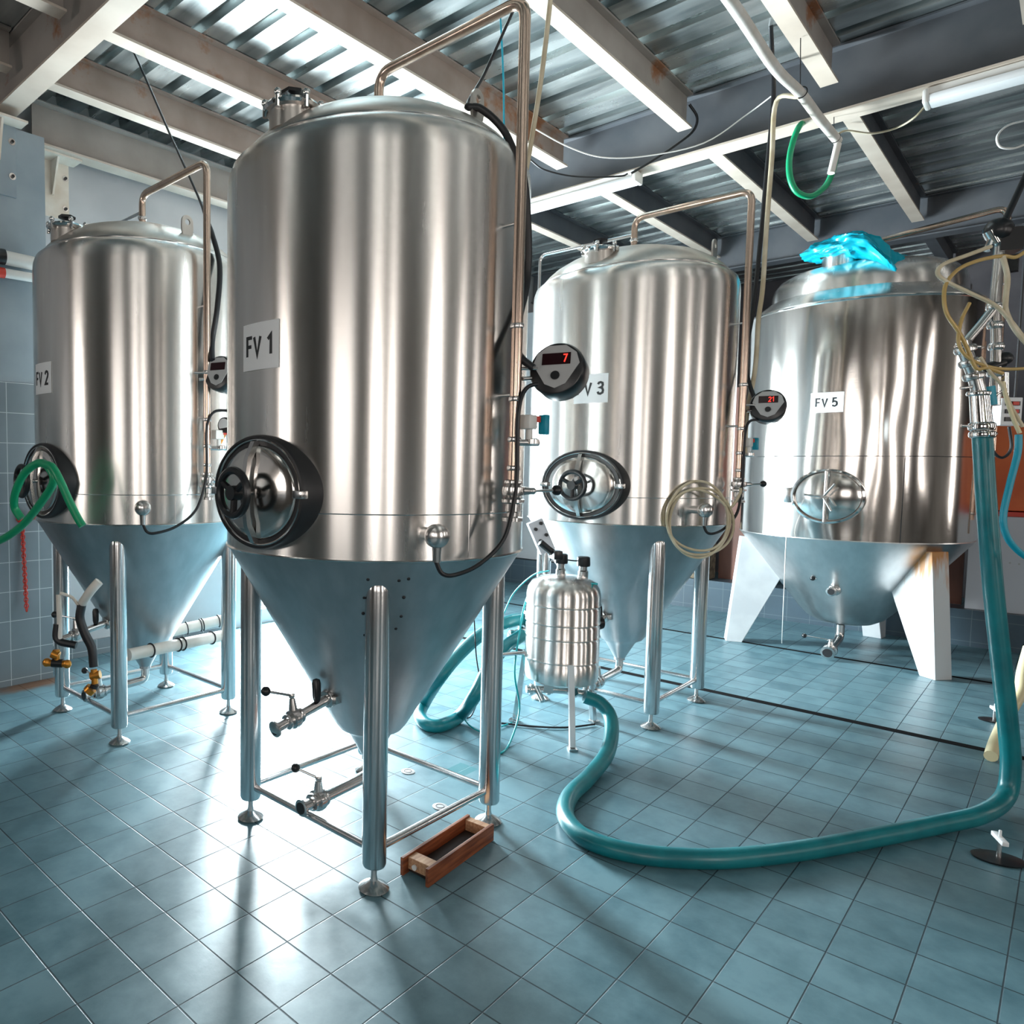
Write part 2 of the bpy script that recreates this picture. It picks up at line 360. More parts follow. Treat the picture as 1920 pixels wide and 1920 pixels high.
def tile_wall(name, c, g, ax, size=.2, off=0):
    m = mat(name, c, .3)
    tc = N(m, 'ShaderNodeTexCoord'); sp = N(m, 'ShaderNodeSeparateXYZ'); L(m, tc.outputs['Object'], sp.inputs[0])
    outs = []
    for a, o in ((ax, off), ('Z', .04)):
        ad = N(m, 'ShaderNodeMath', operation='ADD'); ad.inputs[1].default_value = 20 * size - o; L(m, sp.outputs[a], ad.inputs[0])
        d = N(m, 'ShaderNodeMath', operation='DIVIDE'); d.inputs[1].default_value = size; L(m, ad.outputs[0], d.inputs[0])
        f = N(m, 'ShaderNodeMath', operation='FRACT'); L(m, d.outputs[0], f.inputs[0])
        s = N(m, 'ShaderNodeMath', operation='LESS_THAN'); s.inputs[1].default_value = .022; L(m, f.outputs[0], s.inputs[0]); outs.append(s)
    mx = N(m, 'ShaderNodeMath', operation='MAXIMUM'); L(m, outs[0].outputs[0], mx.inputs[0]); L(m, outs[1].outputs[0], mx.inputs[1])
    nz = N(m, 'ShaderNodeTexNoise'); nz.inputs['Scale'].default_value = 4; nz.inputs['Detail'].default_value = 5; L(m, tc.outputs['Object'], nz.inputs['Vector'])
    cr = N(m, 'ShaderNodeValToRGB'); cr.color_ramp.elements[0].color = (*[q * .8 for q in c], 1); cr.color_ramp.elements[1].color = (*[q * 1.2 for q in c], 1); L(m, nz.outputs[0], cr.inputs[0])
    x = N(m, 'ShaderNodeMix', data_type='RGBA'); L(m, mx.outputs[0], x.inputs[0]); L(m, cr.outputs[0], x.inputs[6]); x.inputs[7].default_value = (*g, 1)
    L(m, x.outputs[2], bsdf(m).inputs['Base Color']); return m
M['tile_x'] = tile_wall('grey_wall_tiles', (.19, .225, .25), (.52, .56, .58), 'X')
M['tile_y'] = tile_wall('dark_curb_tiles', (.055, .085, .11), (.12, .16, .18), 'Y')
M['plaster'] = noisy(mat('pale_plaster', rough=.75), (.40, .41, .425), (.50, .505, .515), 2, 5)[0]
M['plaster_blue'] = noisy(mat('blue_grey_plaster', rough=.7), (.22, .275, .315), (.31, .365, .40), 2, 5)[0]
M['dark_wall'] = noisy(mat('dark_grey_wall', rough=.8), (.085, .08, .09), (.14, .13, .14), 2, 5)[0]
M['front_wall'] = noisy(mat('warm_grey_plaster', rough=.8), (.08, .062, .05), (.12, .095, .08), 2, 5)[0]

# ------------------------------------------------------------------ room shell
def st(name, mb, m, **kw): return tag(mb.build(name, m, smooth=False, **kw), kind='structure')
X0, X1, Y0, Y1 = -3.2, 11.5, -4.6, 5.4
DZ = 4.14
st('floor', MB().bx(X0 - .2, X1 + .2, Y0 - .2, Y1 + .2, -.12, 0), M['floor'])
def wall_holes(name, axis, pos, thick, a0, a1, z0, z1, holes, m):
    """wall in plane axis=pos, spanning a0..a1, with rectangular holes (h0,h1,zz0,zz1)"""
    mb = MB(); xs = sorted(set([a0, a1] + [h for q in holes for h in q[:2]])); zs = sorted(set([z0, z1] + [h for q in holes for h in q[2:]]))
    for i in range(len(xs) - 1):
        for j in range(len(zs) - 1):
            cx = (xs[i] + xs[i + 1]) / 2; cz = (zs[j] + zs[j + 1]) / 2
            if any(q[0] < cx < q[1] and q[2] < cz < q[3] for q in holes): continue
            if axis == 'Y': mb.bx(xs[i], xs[i + 1], pos, pos + thick, zs[j], zs[j + 1])
            else: mb.bx(pos, pos + thick, xs[i], xs[i + 1], zs[j], zs[j + 1])
    return st(name, mb, m)
wall_holes('wall_left', 'Y', Y1, .25, X0, X1, 0, DZ + .1, WL, M['plaster'])
wall_holes('wall_right', 'Y', Y0 - .25, .25, X0, X1, 0, DZ + .1, WR, M['front_wall'])
wall_holes('wall_front', 'X', X0 - .25, .25, Y0, Y1, 0, DZ + .1, WF, M['front_wall'])
st('wall_back', MB().bx(X1, X1 + .2, Y0, Y1, 0, DZ + .1), M['dark_wall'])
def window(n, axis, pos, h, bars):
    mb = MB(); t = .045
    def b(a0, a1, z0, z1):
        if axis == 'Y': mb.bx(a0, a1, pos, pos + .05, z0, z1)
        else: mb.bx(pos, pos + .05, a0, a1, z0, z1)
    b(h[0], h[1], h[2], h[2] + t); b(h[0], h[1], h[3] - t, h[3]); b(h[0], h[0] + t, h[2] + t, h[3] - t); b(h[1] - t, h[1], h[2] + t, h[3] - t)
    for k in range(1, bars):
        c = h[0] + (h[1] - h[0]) * k / bars; b(c - .02, c + .02, h[2] + t, h[3] - t)
    zc = (h[2] + h[3]) / 2 + .3
    for k in range(bars):
        b(h[0] + (h[1] - h[0]) * k / bars + (t if k == 0 else .02), h[0] + (h[1] - h[0]) * (k + 1) / bars - (t if k == bars - 1 else .02), zc - .02, zc + .02)
    st('window_%d' % n, mb, M['white'])
window(1, 'Y', 5.56, WL[0], 1); window(2, 'Y', 5.56, WL[1], 1)
for i, h in enumerate(WR): window(3 + i, 'Y', Y0 - .2, h, 2)
for i, h in enumerate(WF): window(8 + i, 'X', X0 - .2, h, 2)
# pilaster: tiled below 2.04 m, painted above
st('trim_1', MB().bx(1.45, 2.085, 5.0, 5.4, 2.047, 3.70), M['plaster_blue'])
st('trim_2', MB().bx(1.44, 2.09, 4.99, 5.4, 0, 2.045), M['tile_x'])
st('trim_3', MB().bx(-3.2, 1.43, 5.3, 5.4, 0, 2.045), M['tile_x'])
st('baseboard_left', MB().bx(2.1, 3.9, 5.375, 5.4, 0, .12).bx(5.8, 8.2, 5.375, 5.4, 0, .12), M['tile_x'])
# low tiled curb at the back with the floor level behind it
st('baseboard_back', MB().bx(8.3, 8.55, -4.6, 5.38, 0, .32), M['tile_y'])
# pale partition in the far left corner
st('trim_4', MB().bx(8.35, 8.5, 3.3, 5.38, .33, 3.5), M['plaster'])

# corrugated deck
def deck():
    mb = MB(); p = .25; x = X0 - .2; prof = []
    while x < X1 + .2:
        prof += [(x, DZ), (x + .17, DZ), (x + .18, DZ + .055), (x + .24, DZ + .055)]; x += p
    for y in (Y0 - .2, Y1 + .2): pass
    vs = [(a, Y0 - .2, z) for a, z in prof] + [(a, Y1 + .2, z) for a, z in prof]; n = len(prof)
    top = [(a, Y0 - .2, DZ + .12) for a in (prof[0][0], prof[-1][0])] + [(a, Y1 + .2, DZ + .12) for a in (prof[0][0], prof[-1][0])]
    fs = [(i, i + 1, n + i + 1, n + i) for i in range(n - 1)]
    mb.add(vs, fs); mb.add(top, [(0, 1, 3, 2)])
    o = st('ceiling', mb, M['deck']); return o
deck()

# ------------------------------------------------------------------ steel beams
def ibeam(axis, c, a0, a1, zb, zt, w, t, name, label, web, fl, group):
    r = empty(name, ((c, (a0 + a1) / 2, zb) if axis == 'Y' else ((a0 + a1) / 2, c, zb)), 0, label, 'beam', group)
    h = zt - zb; l = (a1 - a0)
    def bb(w2, z0, z1):
        return MB().box((0, 0, (z0 + z1) / 2), (w2, l, z1 - z0) if axis == 'Y' else (l, w2, z1 - z0))
    bb(t, .014, h - .012).build('web', web, r, smooth=False)
    bb(w, 0, .014).build('bottom_flange', fl, r, smooth=False)
    bb(w, h - .012, h).build('top_flange', web, r, smooth=False)
    return r
GZ = DZ - .004
ibeam('Y', 1.83, Y0 + .02, 5.38, 3.77, GZ, .135, .03, 'girder', 'pale main girder running to the pilaster at upper left', M['beam'], M['flange'], 'main girders')
ibeam('Y', 5.52, Y0 + .02, 5.38, 3.73, GZ, .17, .05, 'girder', 'dark main girder crossing the upper right behind the insulated pipe, carrying both tube lamps', M['girder'], M['flange'], 'main girders')
ibeam('Y', 9.0, Y0 + .02, 5.38, 3.76, GZ, .17, .05, 'girder', 'far dark girder just above the blue bag', M['girder'], M['girder'], 'main girders')
bays = [(-3.15, 1.75), (1.90, 5.42), (5.61, 8.91), (9.09, 11.45)]
JOISTS = [
 (0, 4.70, 'grey joist left of the first girder, nearer the pilaster at the upper left corner'),
 (0, 3.93, 'grey joist left of the first girder, at the very top left corner'),
 (1, 4.70, 'rust-streaked joist nearest the left wall, above the top of tank FV 2'),
 (1, 3.93, 'rust-streaked joist from the first girder down to the left shoulder of tank FV 1'),
 (1, 3.02, 'grey-brown joist passing right behind the top of tank FV 1'),
 (1, 2.08, 'grey joist with pale underside ending on the dark girder above tank FV 3'),
 (1, 1.22, 'grey joist with pale underside just above the white wrapped pipe'),
 (1, .30, 'pale joist end at the top right corner'),
 (2, 3.93, 'joist beyond the dark girder, farthest left, behind the left tube lamp'),
 (2, 3.02, 'joist beyond the dark girder running down behind the top pipe of tank FV 3'),
 (2, 2.08, 'joist beyond the dark girder ending left of the blue bag'),
 (2, 1.22, 'joist beyond the dark girder, just right of the hanging green hose'),
 (2, .30, 'joist beyond the dark girder above the right tube lamp'),
 (3, 2.08, 'dark joist behind the far girder, left of the blue bag'),
 (3, 1.22, 'dark joist behind the far girder, right of the blue bag')]
for bi, y, lab in JOISTS:
    a0, a1 = bays[bi]
    ibeam('X', y, a0, a1, 3.90, GZ, .095, .014, 'joist', lab, M['beam_rusty'] if (bi == 1 and y > 3) else (M['beam'] if bi < 2 else M['girder']), M['flange'] if bi < 3 else M['girder'], 'joists')  # joists past the dark girder take its shaded colour
ibeam('X', 5.25, 2.1, bays[1][1], 3.735, 4.03, .13, .02, 'edge_beam', 'deep grey edge beam along the left wall above the cream bracket', M['beam'], M['flange'], None)
# ------------------------------------------------------------------ wall brackets
def bracket(c, wdt, ptop, pbot, dep, label):
    r = empty('wall_bracket', c, 0, label, 'bracket')
    MB().box((0, -.008, -(ptop - pbot) / 2), (wdt, .016, ptop - pbot)).build('back_plate', M['cream'], r, smooth=False, bevel=.002)
    MB().box((.02, -dep / 2 - .016, .006), (wdt * 1.12, dep, .014)).build('top_plate', M['cream'], r, smooth=False)
    MB().prism([(0, 0), (dep - .03, 0), (.02, -.24), (0, -.24)], (.01, -.017, -.002), (0, -1, 0), (0, 0, 1), (1, 0, 0), .014).build('gusset', M['cream'], r, smooth=False)
    for sx in (-.4, .4):
        for z in (-.1, -.32):
            b = MB().cyl((sx * wdt, -.016, z), (sx * wdt, -.021, z), .022, n=16); b.build('washer', M['fit'], r)
            MB().cyl((sx * wdt, -.0215, z), (sx * wdt, -.034, z), .011, n=6).build('bolt', M['black'], r)
    return r
bracket((2.28, 5.4, 3.72), .29, .4, 0, .15, 'cream steel bracket bolted to the left wall under the edge beam')
bracket((1.76, 5.0, 3.70), .26, .45, 0, .12, 'blue-grey bolted bearing bracket on the tiled pilaster at the left edge')
bpy.data.objects['wall_bracket.001'].children[0].data.materials[0] = M['plaster_blue']

# ------------------------------------------------------------------ tanks 1-3 (one model, three places)
R = .603
GLYPH = {'F': (.50, [[(0, 0), (0, 1), (.46, 1)], [(0, .52), (.40, .52)]]), 'V': (.56, [[(0, 1), (.27, 0), (.54, 1)]]), ' ': (.22, []),
 '1': (.34, [[(.02, .78), (.24, 1), (.24, 0)]]), '2': (.50, [[(.03, .76), (.07, .92), (.22, 1), (.38, .95), (.45, .78), (.40, .58), (.02, 0), (.47, 0)]]),
 '3': (.50, [[(.03, .82), (.10, .96), (.24, 1), (.40, .93), (.43, .76), (.36, .59), (.18, .54), (.38, .50), (.46, .30), (.42, .10), (.24, 0), (.08, .04), (.01, .19)]]),
 '5': (.50, [[(.43, 1), (.07, 1), (.04, .54), (.22, .62), (.40, .54), (.46, .33), (.42, .12), (.24, 0), (.08, .04), (.01, .17)]]),
 '7': (.48, [[(0, 1), (.46, 1), (.16, 0)]])}
def stroke_text(txt, h, w, mapf, name, m, parent, t=.0012, sxf=1.0):
    """heavy drawn letters; mapf(x, y, depth) -> local point"""
    tot = sum(GLYPH[c][0] * sxf + .17 for c in txt) - .17; x0 = -tot / 2; mb = MB()
    for c in txt:
        for pl in GLYPH[c][1]:
            P = [(x0 + a * sxf, b - .5) for a, b in pl]
            # offset polyline on both sides (miter)
            Lf, Rt = [], []
            for i, p in enumerate(P):
                d = []
                if i: v = (P[i][0] - P[i - 1][0], P[i][1] - P[i - 1][1]); l = math.hypot(*v); d.append((v[0] / l, v[1] / l))
                if i < len(P) - 1: v = (P[i + 1][0] - P[i][0], P[i + 1][1] - P[i][1]); l = math.hypot(*v); d.append((v[0] / l, v[1] / l))
                nx = sum(-q[1] for q in d) / len(d); ny = sum(q[0] for q in d) / len(d); l = math.hypot(nx, ny) or 1; k = min(1 / l, 2.2) / l
                Lf.append((p[0] + nx * k * w / 2, p[1] + ny * k * w / 2)); Rt.append((p[0] - nx * k * w / 2, p[1] - ny * k * w / 2))
            n = len(P); vs = [mapf(a * h, b * h, dd) for dd in (0, t) for a, b in Lf + Rt]; fs = []; N2 = 2 * n
            for i in range(n - 1):
                fs += [(N2 + i, N2 + n + i, N2 + n + i + 1, N2 + i + 1), (i, i + 1, n + i + 1, n + i), (i, N2 + i, N2 + i + 1, i + 1), (n + i, n + i + 1, N2 + n + i + 1, N2 + n + i)]
            fs += [(0, n, N2 + n, N2), (n - 1, N2 + n - 1, N2 + 2 * n - 1, 2 * n - 1)]
            mb.add(vs, fs)
        x0 += GLYPH[c][0] * sxf + .17
    return mb.build(name, m, parent, smooth=False)
def sign(parent, txt, R0, ang, z, w, h, size):
    mb = MB(); n = 10
    vs = []; fs = []
    for rr in (R0 + .001, R0 + .0035):
        for i in range(n + 1):
            a = ang + (i / n - .5) * w / R0
            for zz in (-h / 2, h / 2): vs.append((rr * math.cos(a), rr * math.sin(a), z + zz))
    k = 2 * (n + 1)
    for i in range(n):
        fs += [(2 * i, 2 * i + 1, 2 * i + 3, 2 * i + 2), (k + 2 * i, k + 2 * i + 2, k + 2 * i + 3, k + 2 * i + 1), (2 * i, 2 * i + 2, k + 2 * i + 2, k + 2 * i), (2 * i + 1, k + 2 * i + 1, k + 2 * i + 3, 2 * i + 3)]
    fs += [(0, k, k + 1, 1), (2 * n, 2 * n + 1, k + 2 * n + 1, k + 2 * n)]
    o = mb.add(vs, fs).build('name_sign', M['label'], parent); o['label'] = 'white sign reading %s' % txt
    # lettering reads left-to-right for someone outside: increasing angle runs to the viewer's right
    stroke_text(txt, size, .19, lambda x, y, d: ((R0 + .0036 + d) * math.cos(ang + x / R0), (R0 + .0036 + d) * math.sin(ang + x / R0), z + y), 'lettering', M['ink'], o)
    return o
def clampring(mb, c, axis, r, t=.012):
    a = Vector(axis).normalized(); c = Vector(c)
    mb.lathe([(r, -t), (r * 1.18, -t * .7), (r * 1.25, 0), (r * 1.18, t * .7), (r, t)], c, a, 24)
def valve(parent, c, axis, r, lever_dir, ll, up=(0, 0, 1), ln=.07, nm='butterfly_valve'):
    """butterfly valve: body along axis, neck along up, lever with ball"""
    c = Vector(c); a = Vector(axis).normalized(); up = Vector(up).normalized(); ld = Vector(lever_dir).normalized()
    mb = MB(); mb.lathe([(r * 1.1, -.04), (r * 1.55, -.036), (r * 1.6, -.028), (r * 1.2, -.02), (r * 1.9, -.014), (r * 2.0, 0), (r * 1.9, .014), (r * 1.2, .02), (r * 1.6, .028), (r * 1.55, .036), (r * 1.1, .04)], c, a, 28)
    mb.cyl(c + up * r * 1.3, c + up * (r * 1.5 + ln), r * .95, r * .60)
    mb.lathe([(r * .5, 0), (r * .62, .004), (r * .62, .016), (r * .5, .02)], c + up * (r * 1.5 + ln), up, 16)
    v = mb.build(nm, M['fit'], parent)
    top = c + up * (r * 1.5 + ln + .01)
    l = MB().cyl(top, top + ld * ll, .0055).build('lever', M['chrome'], v)
    MB().ball(top + ld * (ll + .012), .019).build('lever_ball', M['black'], v)
    return v

def conical_tank():
    t = empty('fermentation_tank')
    MB().lathe([(R, 1.195), (R, 2.565), (.6, 2.615), (.588, 2.65), (.565, 2.671), (.55, 2.677)], n=128, cap=False).build('shell', M['shell'], t, ang=50)
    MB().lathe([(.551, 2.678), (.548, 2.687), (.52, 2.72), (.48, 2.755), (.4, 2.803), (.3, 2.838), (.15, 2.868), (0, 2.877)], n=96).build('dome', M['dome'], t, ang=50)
    for z, rr, wr in ((1.35, R, .0022), (2.680, .55, .004), (1.192, R + .001, .005)): MB().torus((0, 0, z), (0, 0, 1), rr, wr, n=128, m=6).build('weld_seam', M['fit'], t)
    a = math.radians(-104); MB().tube([(R * math.cos(a), R * math.sin(a), 1.2), (R * math.cos(a), R * math.sin(a), 1.35)], .0018, 6).build('weld_seam', M['fit'], t)
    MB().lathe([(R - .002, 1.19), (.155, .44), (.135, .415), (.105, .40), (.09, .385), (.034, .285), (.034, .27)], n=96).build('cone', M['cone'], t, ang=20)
    for sx in (-1, 1):
        for sy in (-1, 1):
            x, y = .36 * sx, .36 * sy
            g = MB().lathe([(.025, .085), (.040, .09), (.044, .10), (.044, 1.08), (.042, 1.10), (.034, 1.12), (.02, 1.132), (0, 1.137)], (x, y, 0), n=28).build('leg', M['tube'], t)
            MB().lathe([(.052, .0), (.056, .006), (.048, .014), (.028, .026), (.014, .034), (.011, .05), (.010, .092)], (x, y, .001), n=28).build('foot', M['fit'], g)
    for p, q in (((-1, -1), (1, -1)), ((1, -1), (1, 1)), ((1, 1), (-1, 1)), ((-1, 1), (-1, -1))):
        MB().cyl((.36 * p[0], .36 * p[1], .145), (.36 * q[0], .36 * q[1], .145), .0145).build('cross_bar', M['tube'], t)
    # manway facing -X
    mz = 1.415; A = (-1, 0, 0)
    my = -.012; mc = (0, my, mz)
    mw = MB().lathe([(.258, .50), (.258, .618), (.252, .628), (.243, .630), (.238, .622), (.238, .60), (.238, .50)], mc, A, 64, 1, .79, cap=False).build('manway', M['dark_gap'], t)
    MB().lathe([(.239, .59), (.239, .619), (.206, .619), (.206, .59)], mc, A, 64, 1, .79, cap=False).build('gasket', M['dark_gap'], mw)
    MB().torus((-.623, my, mz), A, .236, .005, 64, 8, 1, .79).build('rim', M['chrome'], mw)
    MB().lathe([(.21, .606), (.21, .624), (.203, .630), (.17, .637), (.1, .650), (.04, .656), (0, .657)], mc, A, 64, 1, .79).build('manway_door', M['mirror'], mw, ang=60)
    MB().prism([(-.188, 0), (-.18, .02), (-.12, .05), (0, .068), (.12, .05), (.18, .02), (.188, 0), (.175, -.004), (.11, .032), (0, .052), (-.11, .032), (-.175, -.004)], (-.622, my - .011, mz), (0, 0, 1), (-1, 0, 0), (0, 1, 0), .022).build('clamp_bar', M['fit'], mw, ang=25)
    hw = MB().torus((-.725, my, mz), A, .078, .0140, 40, 10)
    for an in (.5, 2.6, 4.7): hw.cyl((-.72, my, mz), (-.725, my + .074 * math.cos(an), mz + .074 * math.sin(an)), .012, n=8)
    hw.cyl((-.70, my, mz), (-.74, my, mz), .026); hw.build('hand_wheel', M['black'], mw)
    MB().cyl((-.65, my, mz), (-.725, my, mz), .011).build('spindle', M['fit'], mw)
    MB().box((-.625, my - .235, mz), (.03, .05, .028)).build('hinge', M['fit'], mw, bevel=.004)
    MB().box((-.625, my + .235, mz), (.03, .05, .028)).build('hinge', M['fit'], mw, bevel=.004)
    # top port, cleaning pipe in front and gas pipe behind
    cp = MB(); cp.tube(bend_pipe([(0, 0, 2.90), (0, 0, 3.085), (0, -.665, 3.085), (0, -.665, 1.37)], .065), .0195, 16, smooth=False)
    cpo = cp.build('cleaning_pipe', M['pipe'], t)
    cl = MB()
    q = MB(); clampring(q, (0, 0, 2.95), (0, 0, 1), .021, .010); q.build('pipe_clamp', M['fit'], cpo)
    for z in (2.0, 1.75, 1.61, 1.51): q = MB(); clampring(q, (0, -.665, z), (0, 0, 1), .0195, .009); q.build('pipe_clamp', M['fit'], cpo)
    cl.lathe([(.036, 0), (.036, .012), (.02, .016), (.02, .03), (.026, .034), (.026, .06), (.04, .066), (.04, .076), (.02, .08)], (0, -.665, 1.325), n=20)
    cl.build('pipe_end', M['fit'], cpo)
    for z in (1.765, 2.35): MB().cyl((0, -.66, z), (0, -.585, z), .006).build('pipe_stay', M['fit'], cpo)
    MB().tube(bend_pipe([(0, .0, 2.985), (0, .66, 2.985), (0, .66, 1.9)], .05), .011, 12, smooth=False).build('gas_pipe', M['tube'], t)
    valve(t, (0, -.665, 1.43), (0, 0, 1), .02, (.87, -.5, .03), .085, up=(.87, -.5, .0), ln=.035)
    # relief valve
    rv = MB().cyl((.02, -.665, 1.60), (.10, -.70, 1.60), .012).lathe([(.02, 0), (.026, .004), (.026, .02), (.018, .024)], (.075, -.69, 1.592), n=18).build('relief_valve', M['fit'], t)
    MB().box((.055, -.685, 1.672), (.055, .045, .05)).cyl((.06, -.687, 1.61), (.06, -.687, 1.65), .012).build('valve_cap', M['white'], rv, bevel=.006)
    MB().box((.085, -.70, 1.683), (.022, .022, .022)).build('cap_tab', M['red'], rv, bevel=.002)
    MB().box((.118, -.71, 1.665), (.03, .03, .07)).build('coil', M['blue_thin'], rv, bevel=.004)
    # temperature controller
    ax = Vector((-.95, -.26, .17)).normalized(); c = Vector((.115, -.765, 1.875))
    ctl = MB().lathe([(.05, -.075), (.078, -.068), (.092, -.045), (.094, .03), (.088, .045), (.084, .047)], c, ax, 48).build('temperature_controller', M['black'], t)
    Xv = Vector((0, 0, 1)).cross(ax).normalized(); Yv = ax.cross(Xv)
    f = c + ax * .048
    face = [(-.066, .052), (-.03, .079), (.03, .079), (.066, .052), (.078, .015), (.035, -.055), (.0, -.07), (-.035, -.055), (-.078, .015)]
    MB().prism(face, f, Xv, Yv, ax, .003).build('face_plate', M['face'], ctl, smooth=False)
    MB().prism([(-.048, .012), (.048, .012), (.048, .052), (-.048, .052)], f + ax * .003, Xv, Yv, ax, .002).build('display', M['display'], ctl, smooth=False)
    MB().cyl(f + Yv * -.026 + ax * .003, f + Yv * -.026 + ax * .008, .015).build('knob', M['black'], ctl)
    MB().cyl(c - ax * .05 , (0.02, -.68, 1.85), .008).cyl((.0, -.665, 1.885), (.07, -.73, 1.885), .006).build('mounting_arm', M['fit'], ctl)
    # thermometer pocket with its cable
    th = Vector((-.30, -.52, 1.288)); d = Vector((-.5, -.866, 0))
    tp = MB().cyl(th, th + d * .09, .022).lathe([(.02, .075), (.036, .08), (.040, .09), (.040, .11), (.034, .122), (.018, .13), (0, .132)], th, d, 32).build('temperature_probe', M['fit'], t)
    MB().cyl(th + d * .10 + Vector((0, 0, -.03)), th + d * .10 + Vector((0, 0, -.085)), .016, .013).build('cable_gland', M['fit'], tp)
    MB().tube([(-.348, -.60, 1.21), (-.33, -.615, 1.165), (-.29, -.64, 1.16), (-.19, -.665, 1.19), (-.09, -.69, 1.27), (-.035, -.692, 1.40), (-.018, -.69, 1.50), (-.022, -.692, 1.7), (.02, -.70, 1.79), (.09, -.75, 1.80)], .0075, 8).build('probe_cable', M['cable'], tp)
    # sampling valve on the cone and bottom outlet, both pointing -X
    sp = MB().cyl((-.17, 0, .60), (-.34, 0, .565), .02); clampring(sp, (-.24, 0, .586), (-1, 0, -.2), .03, .012); clampring(sp, (-.255, 0, .583), (-1, 0, -.2), .03, .008)
    sp.box((-.245, -.04, .59), (.03, .03, .03)); sv = sp.build('sampling_port', M['fit'], t)
    MB().cyl((-.5265, 0, .5265), (-.530, 0, .526), .021).build('bore_shade', M['dark_gap'], sv)  # black disc paints the shade inside the open spout
    MB().lathe([(.012, 0), (.017, .02), (.018, .07), (.014, .085), (0, .09)], (-.32, -.01, .59), (.05, .12, 1), 16).build('black_grip', M['black'], sv)
    MB().cyl((-.34, 0, .565), (-.52, 0, .528), .019).lathe([(.02, 0), (.032, .004), (.032, .012), (.02, .016)], (-.515, 0, .529), (-1, 0, -.2), 20).build('spout', M['fit'], sv)
    valve(t, (-.43, 0, .546), (-1, 0, -.2), .019, (-.9, .25, .28), .10, up=(-.05, .1, 1), ln=.05)
    bo = MB().tube(bend_pipe([(0, 0, .275), (0, 0, .20), (-.29, 0, .185)], .07), .024, 16, smooth=False)
    bo.cyl((-.33, 0, .183), (-.385, 0, .18), .021).lathe([(.02, 0), (.034, .003), (.034, .011), (.02, .014)], (-.38, 0, .18), (-1, 0, -.03), 20)
    MB().cyl((-.3925, 0, .18), (-.396, 0, .18), .023).build('bore_shade', M['dark_gap'], bo.build('bottom_outlet', M['fit'], t))  # black disc paints the shade inside the open outlet
    valve(t, (-.30, 0, .185), (-1, 0, -.03), .022, (-.45, .85, .28), .09, up=(0, -.02, 1), ln=.045)
    # top manway clamp
    px, pz = -.455, 2.755
    tm = MB().cyl((px, 0, pz - .05), (px, 0, pz + .03), .085).build('top_port', M['dome'], t)
    tc = MB(); clampring(tc, (px, 0, pz + .03), (0, 0, 1), .086, .014)
    tc.lathe([(.08, pz + .042), (.07, pz + .052), (0, pz + .055)], (px, 0, 0), n=24).build('clamp_lid', M['chrome'], tm)
    for k in range(6):
        a = k * PI / 3 + .3; MB().cyl((px + .1 * math.cos(a), .1 * math.sin(a), pz + .005), (px + .1 * math.cos(a), .1 * math.sin(a), pz + .055), .009, n=8).ball((px + .1 * math.cos(a), .1 * math.sin(a), pz + .055), .014, 10).build('swing_bolt', M['chrome'], tm)
    MB().cyl((px, 0, pz + .05), (px, 0, pz + .08), .012).lathe([(.02, 0), (.045, .006), (.045, .018), (.02, .024)], (px, 0, pz + .078), n=6).build('wing_knob', M['black'], tm)
    # lifting lug
    lg = []
    for i in range(13):
        a = PI * i / 12; lg.append((.035 * math.cos(a), .075 + .035 * math.sin(a)))
    poly = [(.045, -.03)] + lg + [(-.045, -.03)]
    # ring-shaped lug: build outer plate with a hole
    def lug(mb, c, X, Yv, Nn):
        c = Vector(c); X = Vector(X); Yv = Vector(Yv); Nn = Vector(Nn); no = 24
        out = []; inn = []
        for i in range(no):
            a = 2 * PI * i / no; px, py = .036 * math.cos(a), .036 * math.sin(a)
            if py < 0: k = .1 / max(.036, 1e-6); py = max(-.075, py * 2.6); px = px * (1.0 + .25 * (-py / .075))
            out.append((px, .075 + py)); inn.append((.016 * math.cos(a), .075 + .016 * math.sin(a)))
        vs = []
        for off in (-.005, .005):
            for p in out: vs.append(c + X * p[0] + Yv * p[1] + Nn * off)
            for p in inn: vs.append(c + X * p[0] + Yv * p[1] + Nn * off)
        fs = []; n2 = 2 * no
        for i in range(no):
            j = (i + 1) % no
            fs += [(i, j, no + j, no + i), (n2 + j, n2 + i, n2 + no + i, n2 + no + j), (i, n2 + i, n2 + j, j), (no + j, n2 + no + j, n2 + no + i, no + i)]
        mb.add(vs, fs)
    mb = MB(); lug(mb, (0, -.478, 2.745), (.98, .0, 0), (0, 0, 1), (0, 1, 0)); mb.build('lifting_lug', M['dome'], t)
    return t
C1 = (2.215, 2.052); C2 = (2.21, 3.925); C3 = (4.59, 2.045); C5 = (7.32, 1.34)
tank1 = conical_tank()
GT = 'conical steel fermentation tanks'
tank1.location = (*C1, 0); tag(tank1, 'tall steel conical tank in front, white sign FV 1', 'tank', GT)
tank2 = copy_tree(tank1); tank2.location = (*C2, 0); tag(tank2, 'steel conical tank at left by the tiled pilaster, sign FV 2', 'tank', GT)
tank3 = copy_tree(tank1); tank3.location = (*C3, 0); tag(tank3, 'steel conical tank behind the small ribbed vessel, sign FV 3', 'tank', GT)
sign(tank1, 'FV 1', R, PI, 1.932, .20, .165, .066)
sign(tank2, 'FV 2', R, PI, 1.965, .20, .165, .066)
sign(tank3, 'FV 3', R, math.radians(184), 1.972, .20, .165, .066)
def child(t, name):
    for c in t.children:
        if c.name.split('.')[0] == name: return c
def digits(t, s, dx):
    c = child(t, 'temperature_controller'); ax = Vector((-.95, -.26, .17)).normalized(); Xv = Vector((0, 0, 1)).cross(ax).normalized(); Yv = ax.cross(Xv)
    p = Vector((.115, -.765, 1.875)) + ax * (.048 + .0052) + Yv * .032 + Xv * dx
    stroke_text(s, .026, .17, lambda x, y, d: p + Xv * x + Yv * y + ax * d, 'digits', M['red_led'], c, .0008)
